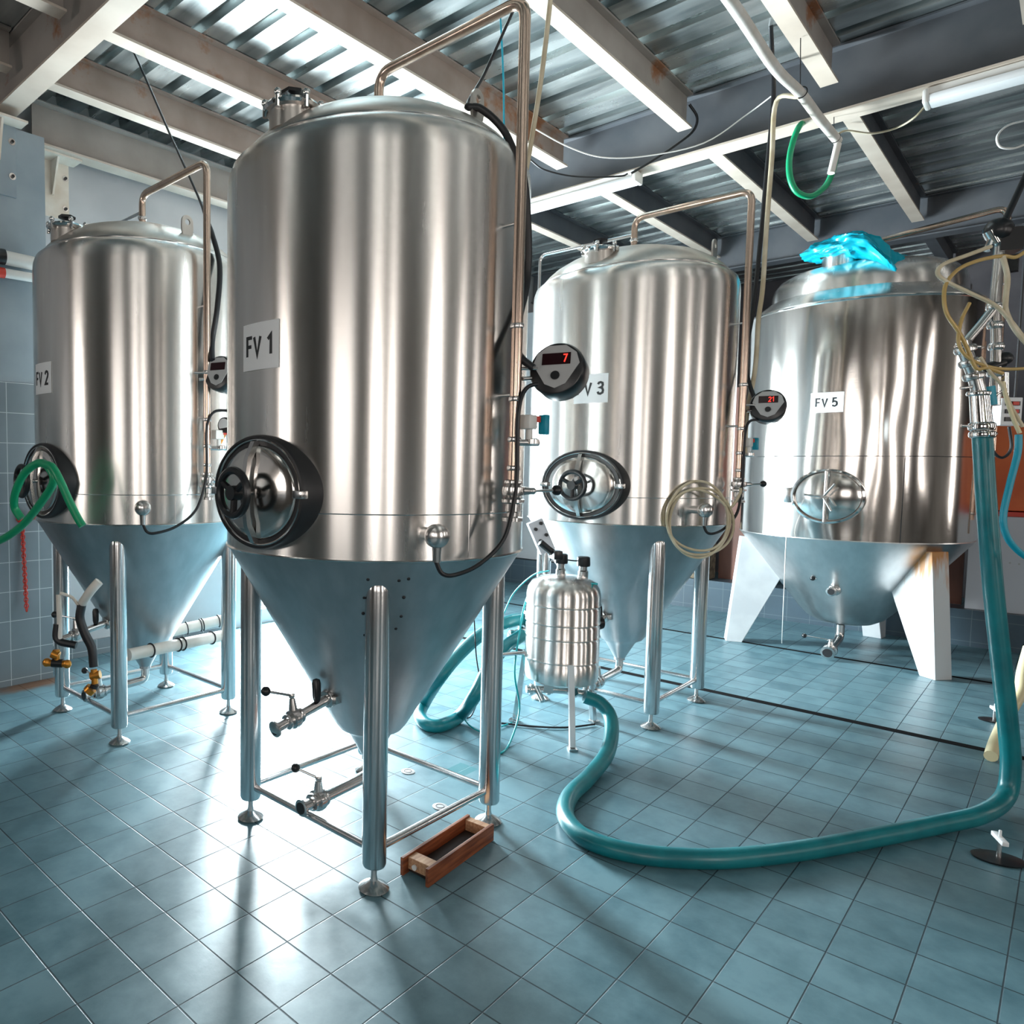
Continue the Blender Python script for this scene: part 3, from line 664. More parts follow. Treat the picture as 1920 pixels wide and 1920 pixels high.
child(tank1, 'temperature_controller').location = (0, 0, -.03); child(tank2, 'temperature_controller').location = (-.06, .03, .11)
digits(tank1, '7', .03); digits(tank3, '21', .015)
# FV 2 keeps its sample valves wrapped in black insulation: extra parts
def mark(o, lab): o['label'] = lab
g = MB().cyl((.115, -.70, 1.72), (.075, -.71, 1.725), .042).build('pressure_gauge', M['black'], tank2)
MB().cyl((.0745, -.7101, 1.725), (.073, -.7105, 1.725), .034).build('dial', M['label'], g)
MB().cyl((.10, -.705, 1.70), (.06, -.68, 1.60), .008).build('gauge_stem', M['brass'], g)
# drops spots / weld marks round the front leg of tank one
wm = MB()
for du, dv in ((690, 1086), (683, 1120), (748, 1088), (766, 1085), (757, 1120), (752, 1155), (681, 1150), (742, 1178), (684, 1190)):
    d = ray(du, dv); best = None
    for k in range(400):
        tt = 1.5 + k * .004; p = O + d * tt; rr = math.hypot(p.x - C1[0], p.y - C1[1]); rc = .155 + (p.z - .44) * (.601 - .155) / (1.19 - .44)
        if rr <= rc: best = p; break
    if best: wm.ball(best - Vector((C1[0], C1[1], 0)), .007, 8)
wm.build('weld_spots', M['ink'], tank1)

# ------------------------------------------------------------------ tank five
def tank_five():
    t = empty('fermentation_tank', (*C5, 0), 0, 'wide polished conical tank on white tapered legs at right, sign FV 5', 'tank')
    r5 = .8
    n = 192; zs = [.99 + (2.775 - .99) * i / 40 for i in range(41)]; vs = []; fs = []
    for z in zs:
        for i in range(n):
            a = 2 * PI * i / n; k = noise.noise(Vector((math.cos(a) * 2.6, math.sin(a) * 2.6, z * .9))) * .006 + noise.noise(Vector((math.cos(a) * 7, math.sin(a) * 7, z * 1.6 + 5))) * .0018
            e = min(1, (z - .99) / .1, (2.775 - z) / .1); rr = r5 + k * max(e, 0)
            vs.append((rr * math.cos(a), rr * math.sin(a), z))
    for j in range(40):
        for i in range(n): k = (i + 1) % n; fs.append((j * n + i, j * n + k, (j + 1) * n + k, (j + 1) * n + i))
    MB().add(vs, fs).build('shell', M['mirror'], t, ang=60)
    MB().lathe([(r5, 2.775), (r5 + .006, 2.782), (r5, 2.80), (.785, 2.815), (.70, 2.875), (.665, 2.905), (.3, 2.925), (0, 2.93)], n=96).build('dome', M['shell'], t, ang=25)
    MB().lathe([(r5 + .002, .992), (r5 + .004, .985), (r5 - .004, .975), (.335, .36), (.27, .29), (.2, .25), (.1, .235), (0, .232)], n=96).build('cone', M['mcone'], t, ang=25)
    for z, rr, wr in ((1.625, r5 + .001, .0025), (2.785, r5 + .003, .005)): MB().torus((0, 0, z), (0, 0, 1), rr, wr, 128, 6).build('weld_seam', M['ink'] if z < 2 else M['chrome'], t)
    a = math.radians(-147); MB().tube([((r5 + .003) * math.cos(a), (r5 + .003) * math.sin(a), .99), ((r5 + .003) * math.cos(a), (r5 + .003) * math.sin(a), 1.62)], .0022, 6).build('weld_seam', M['ink'], t)
    # drum and neck on top
    MB().lathe([(.66, 2.895), (.657, 2.98), (.64, 3.04), (.60, 3.09), (.54, 3.125), (.4, 3.155), (.2, 3.17), (0, 3.175)], (.015, -.015, 0), n=96).build('top_drum', M['shell'], t, ang=60)
    MB().lathe([(.13, 3.0), (.13, 3.19), (.145, 3.20), (.145, 3.22), (0, 3.225)], (-.42, .07, 0), n=48).build('top_neck', M['shell'], t)
    MB().lathe([(.15, 2.80), (.15, 3.02), (.135, 3.03), (0, 3.035)], (.49, -.50, 0), n=48).build('side_drum', M['mirror'], t)
    # legs
    for i, deg in enumerate((-126, 113.7, -6)):
        a = math.radians(deg); er = Vector((math.cos(a), math.sin(a), 0)); et = Vector((-math.sin(a), math.cos(a), 0))
        g = MB().prism([(.76, 0), (.885, 0), (.80, .93), (.735, .925), (.48, .61)], et * -.07, er, (0, 0, 1), et, .14).build('leg', M['leg_rust'] if i == 0 else M['foot_paint'], t, smooth=False, bevel=.004)
        if i == 0: g['label'] = 'rust-streaked white leg'
    # manway
    mz = 1.32; A = (-1, 0, 0)
    mw = MB().lathe([(.238, .74), (.243, .80), (.24, .825), (.225, .83), (.218, .82), (.215, .79)], (0, .0, mz), A, 64, 1, .86, cap=False).build('manway', M['chrome'], t)
    MB().lathe([(.216, .80), (.214, .812), (.19, .82), (.1, .838), (0, .845)], (0, 0, mz), A, 64, 1, .86).build('manway_door', M['mirror'], mw, ang=60)
    MB().cyl((-.87, 0, mz - .19), (-.87, 0, mz + .19), .012).box((-.85, 0, mz + .19), (.05, .02, .02)).box((-.85, 0, mz - .19), (.05, .02, .02)).build('clamp_bar', M['fit'], mw)
    hb = MB().cyl((-.84, 0, mz), (-.96, 0, mz), .011)
    for an in (.1, 2.2, 4.2): hb.cyl((-.945, 0, mz), (-.95, .12 * math.cos(an), mz + .12 * math.sin(an)), .008)
    hb.build('star_handle', M['fit'], mw)
    MB().box((-.80, .26, mz), (.04, .06, .12)).build('hinge', M['fit'], mw, bevel=.006)
    valve(t, (-.50, -.02, .57), (-1, 0, 0), .022, (-.3, .95, .05), .14, ln=.03)
    MB().cyl((-.40, -.02, .57), (-.62, -.02, .57), .022).lathe([(.022, 0), (.036, .003), (.036, .012), (.022, .015)], (-.61, -.02, .57), (-1, 0, 0), 20).lathe([(.03, 0), (.05, .01), (.05, .03), (.03, .04)], (-.40, -.04, .57), (-1, -.2, 0), 20).build('sampling_port', M['fit'], t)
    MB().cyl((-.6255, -.02, .57), (-.629, -.02, .57), .024).build('bore_shade', M['dark_gap'], t); MB().cyl((-.536, 0, .0645), (-.540, 0, .064), .034).build('bore_shade', M['dark_gap'], t)  # black discs paint the shade inside both open pipe ends
    MB().lathe([(.012, 0), (.018, .02), (.018, .07), (0, .08)], (-.53, -.04, .64), (0, 0, 1), 14).build('black_grip', M['black'], t)
    MB().cyl((-.47, 0, .60), (-.36, -.01, .80), .018, .010).build('vent_stub', M['fit'], t)
    MB().tube(bend_pipe([(-.13, .0, .235), (-.13, 0, .12), (-.42, .0, .075)], .08), .032, 16, smooth=False).lathe([(.03, 0), (.05, .003), (.05, .012), (.03, .015)], (-.52, 0, .066), (-1, 0, -.1), 20).cyl((-.42, 0, .075), (-.52, 0, .067), .03).build('bottom_outlet', M['fit'], t)
    valve(t, (-.44, 0, .073), (-1, 0, -.1), .026, (-.1, .98, .05), .17, ln=.03)
    # its cleaning pipe
    MB().tube(bend_pipe([(.05, 0, 3.17), (.05, 0, 3.38), (.0, -.86, 3.46), (0, -.86, 1.15)], .08), .022, 14, smooth=False).build('cleaning_pipe', M['pipe'], t)
    for z in (3.33, 2.9, 2.45, 2.1, 1.8, 1.5, 1.2): cl = MB(); clampring(cl, (0, -.86, z), (0, 0, 1), .023, .010); cl.build('pipe_clamp', M['fit'], t)
    for z in (2.6, 1.4): MB().cyl((0, -.86, z), (0, -.79, z), .007).build('pipe_stay', M['fit'], t)
    MB().tube([(.03, -.84, 1.2), (.03, -.84, 2.5)], .012, 8).build('side_pipe', M['pipe'], t); MB().tube([(-.10, -.84, 1.05), (-.10, -.835, 2.2)], .010, 8).build('side_pipe', M['pipe'], t)
    MB().lathe([(.02, 0), (.05, .01), (.06, .05), (.05, .09), (.02, .1)], (.0, -.93, 3.18), (-.6, -.7, .1), 20).box((.03, -.9, 3.05), (.07, .07, .12)).build('pressure_head', M['black'], t)
    sign(t, 'FV 5', r5 + .004, math.radians(177.3), 2.03, .215, .15, .060)
    return t
tank5 = tank_five()

# ------------------------------------------------------------------ blue bag on tank five
def bag():
    n, m_ = 80, 60; vs = []; fs = []
    c = at(1610, 474, 5.66); right = Vector((.717, -.697, 0)); fwd = Vector((.697, .717, 0))
    for j in range(m_):
        for i in range(n):
            u = 2 * PI * i / n; v = PI * j / (m_ - 1)
            sx = math.sin(v) * math.cos(u); sy = math.sin(v) * math.sin(u); sz = math.cos(v)
            w = .40; d = .36; h = .10
            x = sx * w; y = sy * d; z = sz * h + .07 * math.cos(x * 5 + .9) * (1 if sz > 0 else .8) - .02
            x *= 1 + .10 * math.sin(3 * u + 1)
            # right-hand part droops in front of the drum
            if sy < 0: z -= .26 * math.exp(-((x - .12) / .20) ** 2) * (-sy) * (1 if sz < .3 else .55)
            q = Vector((sx * 2.2, sy * 2.2, sz * 1.2))
            k = abs(noise.noise(q * 1.1)) * .07 + abs(noise.noise(q * 2.3 + Vector((3, 1, 2)))) * .04 + abs(noise.noise(q * 4.6)) * .015
            p = c + right * x + fwd * y + Vector((0, 0, z)) - (right * sx + fwd * sy + Vector((0, 0, sz * .9))) * k
            vs.append(p)
    for j in range(m_ - 1):
        for i in range(n): k = (i + 1) % n; fs.append((j * n + i, j * n + k, (j + 1) * n + k, (j + 1) * n + i))
    o = MB().add(vs, fs).build('plastic_bag', M['bag'], ang=60)
    tag(o, 'crumpled bright blue plastic bag on top of tank FV 5', 'bag')
bag()

# ------------------------------------------------------------------ small ribbed vessel on three legs
def keg():
    c = (3.796, 2.03)
    t = empty('small_vessel', (*c, 0), 0, 'small ribbed steel vessel on three square legs with black caps', 'vessel')
    prof = [(0, .285), (.10, .288), (.17, .30), (.198, .315), (.203, .34)]
    for z in (.43, .56, .64, .74): prof += [(.203, z - .015), (.197, z - .006), (.197, z), (.208, z + .006), (.203, z + .016)]
    prof += [(.203, .80), (.196, .835), (.175, .868), (.13, .893), (.07, .903), (0, .905)]
    MB().lathe(prof, n=72).build('body', M['shell'], t, ang=40)
    for (x, y) in ((3.58, 1.834), (4.074, 1.955), (3.735, 2.29)):
        dx, dy = x - c[0], y - c[1]; a = math.atan2(dy, dx); s = .185 / math.hypot(dx, dy)
        top = Vector((dx * s * 1.13, dy * s * 1.13, .44)); ft = Vector((dx * .98, dy * .98, .012))
        M3 = (top - ft).to_track_quat('Z', 'X').to_matrix()
        l = MB().box((top + ft) / 2, (.03, .03, (top - ft).length), M=M3).build('leg', M['foot_paint'] if dx < 0 and dy < 0 else M['tube'], t, smooth=False, bevel=.003)
        MB().box((dx, dy, .006), (.055, .045, .011), rz=a).build('foot_pad', M['fit'], l, smooth=False)
    for (px, py, h) in ((.0, .02, .075), (.09, -.07, .06)):
        p = MB().lathe([(.028, .89), (.028, .905 + h * .5), (.022, .905 + h * .6), (.022, .905 + h)], (px, py, -.01), n=20).build('cap_stub', M['fit'], t)
        MB().lathe([(.036, 0), (.038, .01), (.036, .05), (.028, .055), (0, .056)], (px, py, .895 + h), n=20).build('cap', M['black'], p)
    MB().tube([(.02, .0, .99), (.05, -.03, .985), (.08, -.06, .985)], .004, 8).build('cap_lead', M['cable'], t)
    MB().tube([(0, .02, 1.0), (-.05, .06, 1.04), (-.10, .10, 1.09)], .02, 10).box((-.03, .04, 1.02), (.09, .05, .05), rz=.9).build('pressure_switch', M['black'], t, bevel=.004)
    MB().lathe([(.02, .2), (.035, .203), (.04, .23), (.036, .25), (.02, .252)], (0, 0, .62), (.85, -.53, 0), 16).build('side_fitting', M['black'], t)
    # pump manifold underneath
    pm = MB().tube([(-.17, .12, .25), (-.02, -.02, .245), (.09, -.17, .22)], .022, 12)
    for q in ((-.15, .10, .25), (-.08, .03, .25), (.02, -.08, .24), (.07, -.14, .228)): clampring(pm, q, (.6, -.7, -.1), .026, .012)
    pm.cyl((-.13, .08, .26), (-.16, .02, .20), .016).cyl((.06, -.12, .235), (.12, -.10, .26), .018).cyl((.0, -.05, .245), (-.02, -.10, .25), .02)
    pm.box((-.1, .02, .27), (.07, .05, .05), rz=.5); pm.cyl((-.02, 0, .26), (-.02, 0, .30), .03)
    pm.build('pump_manifold', M['fit'], t, bevel=.0)
    # tilted control panel on a post
    ps = MB().tube([(-.22, .30, .40), (-.22, .30, 1.05)], .012, 10).tube([(-.22, .30, .42), (-.09, .17, .44)], .012, 10).build('panel_post', M['tube'], t)
    p0 = at(1016, 1006, 4.25) - Vector((*c, 0)); X = (CR * .88 - Vector((0, 0, 1)) * .47).normalized(); X = (CR * .9 + Vector((0, 0, .40))).normalized(); Yp = (Vector((0, 0, -1)) * .88 + CR * .48); Yp = (Yp - X * Yp.dot(X)).normalized(); Np = X.cross(Yp)
    if Np.dot(CF) > 0: Np = -Np
    cpn = MB().prism([(-.045, -.10), (.045, -.10), (.045, .10), (-.045, .10)], p0, X, Yp, Np * -1, .05).build('control_panel', M['panelwhite'], t, smooth=False, bevel=.004)
    for a, b in ((-.018, -.055), (.024, -.075), (-.018, .02), (.026, -.0)):
        q = p0 + X * a + Yp * b; MB().cyl(q, q + Np * .015, .010, n=12).build('knob', M['black'], cpn)
    MB().tube([p0 + Yp * .1, p0 + Yp * .13 + Vector((0, 0, -.02)), Vector((-.06, .06, 1.03))], .006, 8).build('panel_lead', M['cable'], t)
    return t
keg()

# ------------------------------------------------------------------ big teal hose
hz = .036
hp = [atZ(1096, 1306, .235), atZ(1128, 1320, .20), atZ(1146, 1352, .13), atZ(1140, 1408, .06), atZ(1106, 1455, hz), atZ(1069, 1492, hz), atZ(1061, 1532, hz), atZ(1100, 1573, hz), atZ(1190, 1600, hz), atZ(1300, 1610, hz), atZ(1400, 1607, hz), atZ(1520, 1592, hz), atZ(1640, 1570, hz), atZ(1760, 1546, hz), atZ(1840, 1527, hz + .01), atZ(1884, 1495, .06)]
Dm = 3.25
hp += [at(1895, 1440, Dm + .02), at(1890, 1360, Dm), at(1877, 1240, Dm), at(1862, 1100, Dm), at(1850, 950, Dm), at(1842, 820, Dm)]
tag(MB().tube(hp, .0375, 20, 8).build('transfer_hose', M['teal_hose'], ang=80), 'thick teal hose sweeping across the floor and up at the right edge', 'hose')
hp2 = [at(985, 1160, 4.45), at(950, 1167, 4.4), at(905, 1188, 4.35), at(860, 1228, 4.25), at(825, 1270, 4.15), atZ(797, 1315, .10), atZ(787, 1340, .045), atZ(800, 1358, hz), atZ(828, 1360, hz), atZ(862, 1342, .045), at(890, 1305, 4.1), at(915, 1255, 4.2), at(945, 1215, 4.3), at(980, 1190, 4.4)]
tag(MB().tube(hp2, .038, 16, 8).build('transfer_hose', M['teal_hose'], ang=80), 'thick teal hose looping on the floor behind tank FV 1', 'hose')
cp = MB()
for (u, v) in ((988, 1160), (978, 1190), (960, 1197)): clampring(cp, at(u, v, 4.43), CR, .042, .02)
cp.cyl(at(955, 1195, 4.43), at(992, 1185, 4.43), .034)
tag(cp.build('hose_coupling', M['fit']), 'clamped steel hose coupling left of the small ribbed vessel', 'coupling')

# ------------------------------------------------------------------ hanging manifold at the right edge
def manifold():
    r = at(1838, 795, Dm); t = empty('hanging_manifold', tuple(r), 0, 'cluster of steel valves and pipes above the tall teal hose', 'manifold')
    def q(u, v, D=Dm): return at(u, v, D) - r
    mb = MB().cyl(q(1842, 812), q(1836, 735), .040, .036)
    clampring(mb, q(1841, 800), (0, 0, 1), .040, .02); clampring(mb, q(1842, 815), (0, 0, 1), .040, .016); clampring(mb, q(1835, 738), (0, 0, 1), .036, .012)
    mb.build('hose_adapter', M['chrome'], t)
    vb = MB().tube([q(1836, 735), q(1826, 700), q(1812, 665), q(1806, 640)], .028, 14)
    for (u, v) in ((1826, 705), (1818, 680), (1810, 655)): clampring(vb, q(u, v), (q(1806, 640) - q(1836, 735)), .034, .016)
    vb.build('valve_body', M['fit'], t)
    rp = MB().tube([q(1812, 640), q(1838, 610), q(1863, 578)], .017, 12, smooth=False); rp.tube([q(1866, 760), q(1868, 640), q(1866, 575), q(1870, 520), q(1878, 440), q(1884, 415)], .020, 14)
    for (u, v) in ((1866, 700), (1868, 650), (1866, 610), (1864, 575)): clampring(rp, q(u, v), (0, 0, 1), .024, .016)
    rp.build('riser_pipe', M['fit'], t)
    MB().cyl(q(1878, 700), q(1878, 745), .026).cyl(q(1856, 745), q(1872, 735), .02).build('check_valve', M['chrome'], t)
    MB().ball(q(1872, 432), .055, 14).box(q(1890, 452), (.09, .08, .10), rz=.4).build('valve_head', M['black'], t)
    MB().cyl(q(1884, 415), q(1952, 268, Dm + .1), .013).cyl(q(1952, 268, Dm + .1), q(1952, 268, Dm + .1) + Vector((0, 0, 1.12)), .013).build('hanger_rod', M['cable'], t)
    MB().cyl(q(1852, 690), q(1880, 680), .022).ball(q(1884, 672), .03, 12).build('black_knob', M['black'], t)
    MB().cyl(q(1853, 725), q(1858, 760), .024).build('blue_band', M['blue_thin'], t)
    MB().tube(bend_pipe([q(1878, 445), q(1862, 440), q(1850, 470)], .02), .014, 10, smooth=False).cyl(q(1855, 432), q(1868, 455), .026).build('elbow', M['chrome'], t)
    MB().cyl(q(1790, 650), q(1838, 650), .006).cyl(q(1800, 728), q(1835, 724), .006).cyl(q(1802, 798), q(1830, 800), .006).build('support_rods', M['fit'], t)
    return t
manifold()
def wire(name, pts, r, m, label, cat='tube', n=8, sub=6): return tag(MB().tube(pts, r, n, sub).build(name, m, ang=80), label, cat)
# amber and pale tubes around the manifold
D = 3.1
wire('sample_tube', [at(1858, 462, D), at(1815, 478, D), at(1770, 495, D), at(1758, 512, D), at(1775, 528, D), at(1820, 550, D), at(1865, 572, D), at(1895, 602, D), at(1920, 634, D), at(1950, 670, D)], .0085, M['beige'], 'beige tube making a long hairpin right of tank FV 5')
wire('sample_tube', [at(1930, 466, D), at(1905, 482, D), at(1880, 480, D), at(1840, 487, D), at(1800, 503, D), at(1775, 530, D), at(1770, 560, D), at(1776, 590, D), at(1795, 618, D), at(1812, 650, D), at(1830, 690, D), at(1850, 690, D), at(1880, 700, D)], .008, M['amber'], 'amber tube curling down onto the valve cluster')
wire('sample_tube', [at(1818, 568, D), at(1803, 600, D), at(1797, 640, D), at(1812, 668, D), at(1845, 685, D), at(1885, 692, D), at(1940, 690, D)], .007, M['amber'], 'amber tube crossing right behind the valve cluster')
wire('sample_tube', [at(1880, 480, D), at(1889, 520, D), at(1886, 560, D), at(1887, 585, D), at(1905, 620, D), at(1935, 655, D)], .010, M['beige'], 'pale double tube dropping from the black valve head')
wire('sample_tube', [at(1838, 670, D), at(1858, 700, D), at(1878, 722, D), at(1895, 760, D), at(1918, 800, D)], .007, M['beige'], 'pale tube running down right of the steel fittings')
wire('sample_tube', [at(1880, 715, D), at(1888, 750, D), at(1902, 790, D), at(1912, 812, D)], .008, M['yellow_hose'], 'cream tube ending at the thin blue hose')
wire('water_hose', [at(1910, 815, D), at(1908, 850, D), at(1893, 910, D), at(1881, 970, D), at(1890, 1010, D), at(1920, 1042, D), at(1960, 1060, D)], .013, M['blue_thin'], 'thin blue hose hanging at the right edge in front of the orange panel', 'hose')
tag(MB().tube([at(1850, 800, 4.2), at(1862, 845, 4.2), at(1880, 858, 4.2), at(1896, 840, 4.2), at(1892, 800, 4.18)], .008, 8).build('power_lead', M['cable']), 'black lead looping over the orange panel', 'cable')

# ------------------------------------------------------------------ overhead pipe, tubes and cables
ip = MB().tube([(2.4, 1.21, 3.62), (3.6, 1.205, 3.60), (4.3, 1.215, 3.585), (4.72, 1.2, 3.60), (5.1, 1.19, 3.585), (5.56, 1.19, 3.60)], .026, 12)
ipo = tag(ip.build('insulated_pipe', M['insul'], ang=60), 'white wrapped pipe hanging below the dark girder, ending in a green hose', 'pipe')
for x in (3.4, 4.72, 5.5):
    hg = MB(); hg.torus((x, 1.195, 3.60), (1, 0, 0), .030, .003, 20, 6); hg.cyl((x, 1.2, 3.63), (x, 1.21, 3.895), .0025, n=6); hg.build('hanger', M['cable'], ipo)
e = Vector((5.56, 1.19, 3.60)); De = 4.75
Dh = (e - O).dot(CF)
wire('garden_hose', [e + Vector((.01, 0, -.02)), at(1566, 300, Dh), at(1558, 330, Dh), at(1545, 352, Dh), at(1520, 368, Dh), at(1495, 360, Dh), at(1482, 335, Dh), at(1480, 300, Dh), at(1488, 262, Dh), at(1500, 235, Dh), at(1512, 228, Dh + .2)], .018, M['green'], 'green hose looping under the wrapped pipe near the ceiling', 'hose', 12)
wire('hose_nozzle', [at(1571, 270, Dh - .05), at(1564, 300, Dh - .05), at(1558, 325, Dh - .05)], .021, M['insul'], 'frayed wrapped end joining pipe and green hose', 'nozzle', 10)
# vertical tubes: FV1 and FV3
wire('drop_tube', [at(1034, -20, 2.9), at(1022, 90, 2.9), at(1010, 180, 2.92), at(992, 290, 2.95), at(985, 335, 2.95), at(978, 420, 2.9), at(966, 470, 2.9), at(962, 530, 2.9), at(970, 590, 2.9), at(978, 650, 2.9), at(985, 690, 2.9)], .010, M['beige'], 'pale tube dropping along the top pipe of tank FV 1', 'tube')
wire('drop_tube', [(4.72, 1.2, 3.58), at(1456, 190, 4.15), at(1447, 300, 4.2), at(1437, 430, 4.25), at(1430, 540, 4.3), at(1422, 600, 4.3), at(1416, 690, 4.3), at(1400, 780, 4.25), at(1397, 850, 4.2)], .013, M['beige'], 'pale tube dropping beside the top pipe of tank FV 3', 'tube')
wire('power_cable', [at(1444, 30, 4.3), at(1448, 110, 4.3), at(1450, 185, 4.3), at(1437, 330, 4.35), at(1424, 470, 4.4), at(1412, 580, 4.4), at(1399, 660, 4.35), at(1402, 710, 4.3), at(1418, 755, 4.2), at(1430, 780, 4.15)], .013, M['cable'], 'black cable dropping from the ceiling to the controller of tank FV 3', 'cable')
wire('power_cable', [at(964, 16, 2.75), at(935, 80, 2.72), at(905, 145, 2.7), at(876, 196, 2.58), at(898, 202, 2.57), at(925, 222, 2.57), at(948, 250, 2.57), at(966, 290, 2.57), at(984, 345, 2.62), at(991, 450, 2.66), at(988, 530, 2.68), at(975, 590, 2.6), at(966, 635, 2.55), at(975, 668, 2.52), at(1000, 690, 2.5)], lambda t: .006 if t < .22 else .013, M['cable'], 'black cable over the shoulder of tank FV 1 to its controller', 'cable', 10)
wire('power_cable', [at(225, 42, 4.6), at(270, 140, 4.5), at(318, 250, 4.35), at(370, 365, 4.1), at(386, 410, 4.0), at(398, 440, 3.95), at(412, 500, 3.9), at(407, 580, 3.85), at(398, 640, 3.85), at(398, 675, 3.8)], lambda t: .007 if t < .45 else .015, M['cable'], 'black cable slanting from the ceiling to tank FV 2', 'cable', 10)
wire('air_tube', [at(937, 22, 4.15), at(938, 30, 4.14), at(941, 80, 4.14), at(944, 150, 4.14), at(945, 225, 4.14), at(946, 330, 4.14)], .0055, M['blue_thin'], 'thin blue tube hanging behind the top of tank FV 1', 'tube')
wire('ceiling_wire', [at(1000, 240, 4.6), at(1065, 275, 4.6), at(1130, 295, 4.6), at(1215, 292, 4.6), at(1320, 268, 4.5), at(1400, 215, 4.45), at(1452, 176, 4.3)], .004, M['white'], 'thin pale wire sagging across to the black cable', 'wire')
wire('lamp_cable', [at(1293, 196, 5.0), at(1307, 220, 5.0), at(1300, 245, 5.0), at(1270, 270, 4.95), at(1225, 300, 4.9), at(1182, 326, 4.85)], .009, M['cable'], 'black cable looping down to the left tube lamp', 'cable')
wire('lamp_cable', [at(995, 300, 4.7), at(1020, 318, 4.7), at(1070, 330, 4.75), at(1120, 332, 4.82), at(1165, 330, 4.86), at(1176, 326, 4.9)], .006, M['cable'], 'thin black cable sagging left of the tube lamp', 'cable')
wire('lamp_cable', [at(1742, 190, 4.85), at(1715, 220, 4.9), at(1680, 240, 5.0), at(1635, 250, 5.0), at(1590, 245, 5.0), at(1572, 250, 5.0)], .007, M['beige'], 'pale cable from the right tube lamp to the wrapped pipe', 'cable')
wire('ceiling_wire', [at(1925, 225, 5.0), at(1890, 235, 5.0), at(1870, 255, 5.0), at(1875, 275, 5.0), at(1900, 278, 5.0), at(1925, 270, 5.0)], .007, M['white'], 'white wire loop at the upper right edge', 'wire')
def lamp(c, l, label):
    t = empty('tube_lamp', c, 0, label, 'lamp')
    MB().box((0, 0, -.02), (.10, l, .04)).build('housing', M['white'], t, smooth=False, bevel=.006)
    MB().box((0, 0, -.065), (.13, l * .99, .05)).build('diffuser', M['label'], t, bevel=.018)
    for s in (-1, 1): MB().box((0, s * l / 2, -.05), (.135, .03, .085)).build('end_cap', M['white'], t, bevel=.012)
lamp((5.46, 3.05, 3.728), 1.25, 'white tube lamp under the girder, left of tank FV 3 pipe')
lamp((5.50, .12, 3.728), 1.25, 'white tube lamp under the girder at the right edge')

# ------------------------------------------------------------------ beige coils on tank FV 3
def coil():
    pts = []; D = 4.05
    for k in range(46):
        a = -.6 + 2 * PI * k / 15; w = 1 + .12 * math.sin(k * .35); pts.append(at(1314 + 58 * w * math.cos(a), 974 + 66 * w * math.sin(a) * .95 + 4 * math.sin(k), D + .015 * math.sin(k * .9)))
    pts += [at(1372, 950, D), at(1388, 925, D), at(1388, 915, D)]
    tag(MB().tube(pts, .0075, 8, 4).build('coiled_tube', M['beige'], ang=80), 'coil of pale tube hung on tank FV 3 above its front leg', 'tube')
coil()
# ------------------------------------------------------------------ FV2 attachments: green hose, red chain, insulated glycol lines
gh = [at(-10, 1018, 3.7), at(15, 1005, 3.6), at(45, 982, 3.5), at(75, 945, 3.38), at(100, 905, 3.3)]
wire('garden_hose', gh + [at(94, 880, 3.3), at(75, 868, 3.35), at(48, 885, 3.4), at(30, 920, 3.45), at(27, 950, 3.5), at(40, 972, 3.5)], .019, M['green'], 'green hose looped on the manway of tank FV 2', 'hose', 12)
wire('garden_hose', [at(82, 870, 3.26), at(98, 876, 3.22), at(112, 900, 3.2), at(130, 940, 3.2), at(146, 972, 3.2), at(155, 986, 3.2)], .018, M['green'], 'short green hose end hanging down from the FV 2 manway', 'hose', 12)
rc = MB()
for k in range(30):
    p = at(41 + 9 * k / 29, 972 + 170 * k / 29, 4.9); rc.torus(p, (1, 0, 0) if k % 2 else (0, 1, 0), .013, .004, 10, 6, 1, 1.4)
rc.ball(at(38, 972, 4.9), .03, 10); rc.ball(at(62, 965, 4.9), .035, 10)
tag(rc.build('plastic_chain', M['red'], ang=60), 'red plastic chain hanging on the tiled pilaster', 'chain')
def glycol():
    for dz, (a, b), lab in ((0, ((415, 1192), (240, 1228)), 'lower white insulated pipe crossing behind tank FV 2 front leg'), (1, ((420, 1162), (330, 1182)), 'upper white insulated pipe behind tank FV 2')):
        p, q = (at(*a, 4.60), at(*b, 4.02)) if dz == 0 else (at(*a, 5.25), at(*b, 5.1))
        q2 = q if dz == 0 else p + (q - p) * 1.5
        o = MB().cyl(p + (p - q) * .1, q2, .034 if dz == 0 else .038).build('insulated_line', M['insul']); tag(o, lab, 'pipe')
        cl = MB(); dv = (q - p)
        for k in (.12, .45, .5, .78): clampring(cl, p + dv * k, dv, .034 if dz == 0 else .038, .004)
        cl.build('tape', M['ink'], o)
glycol()
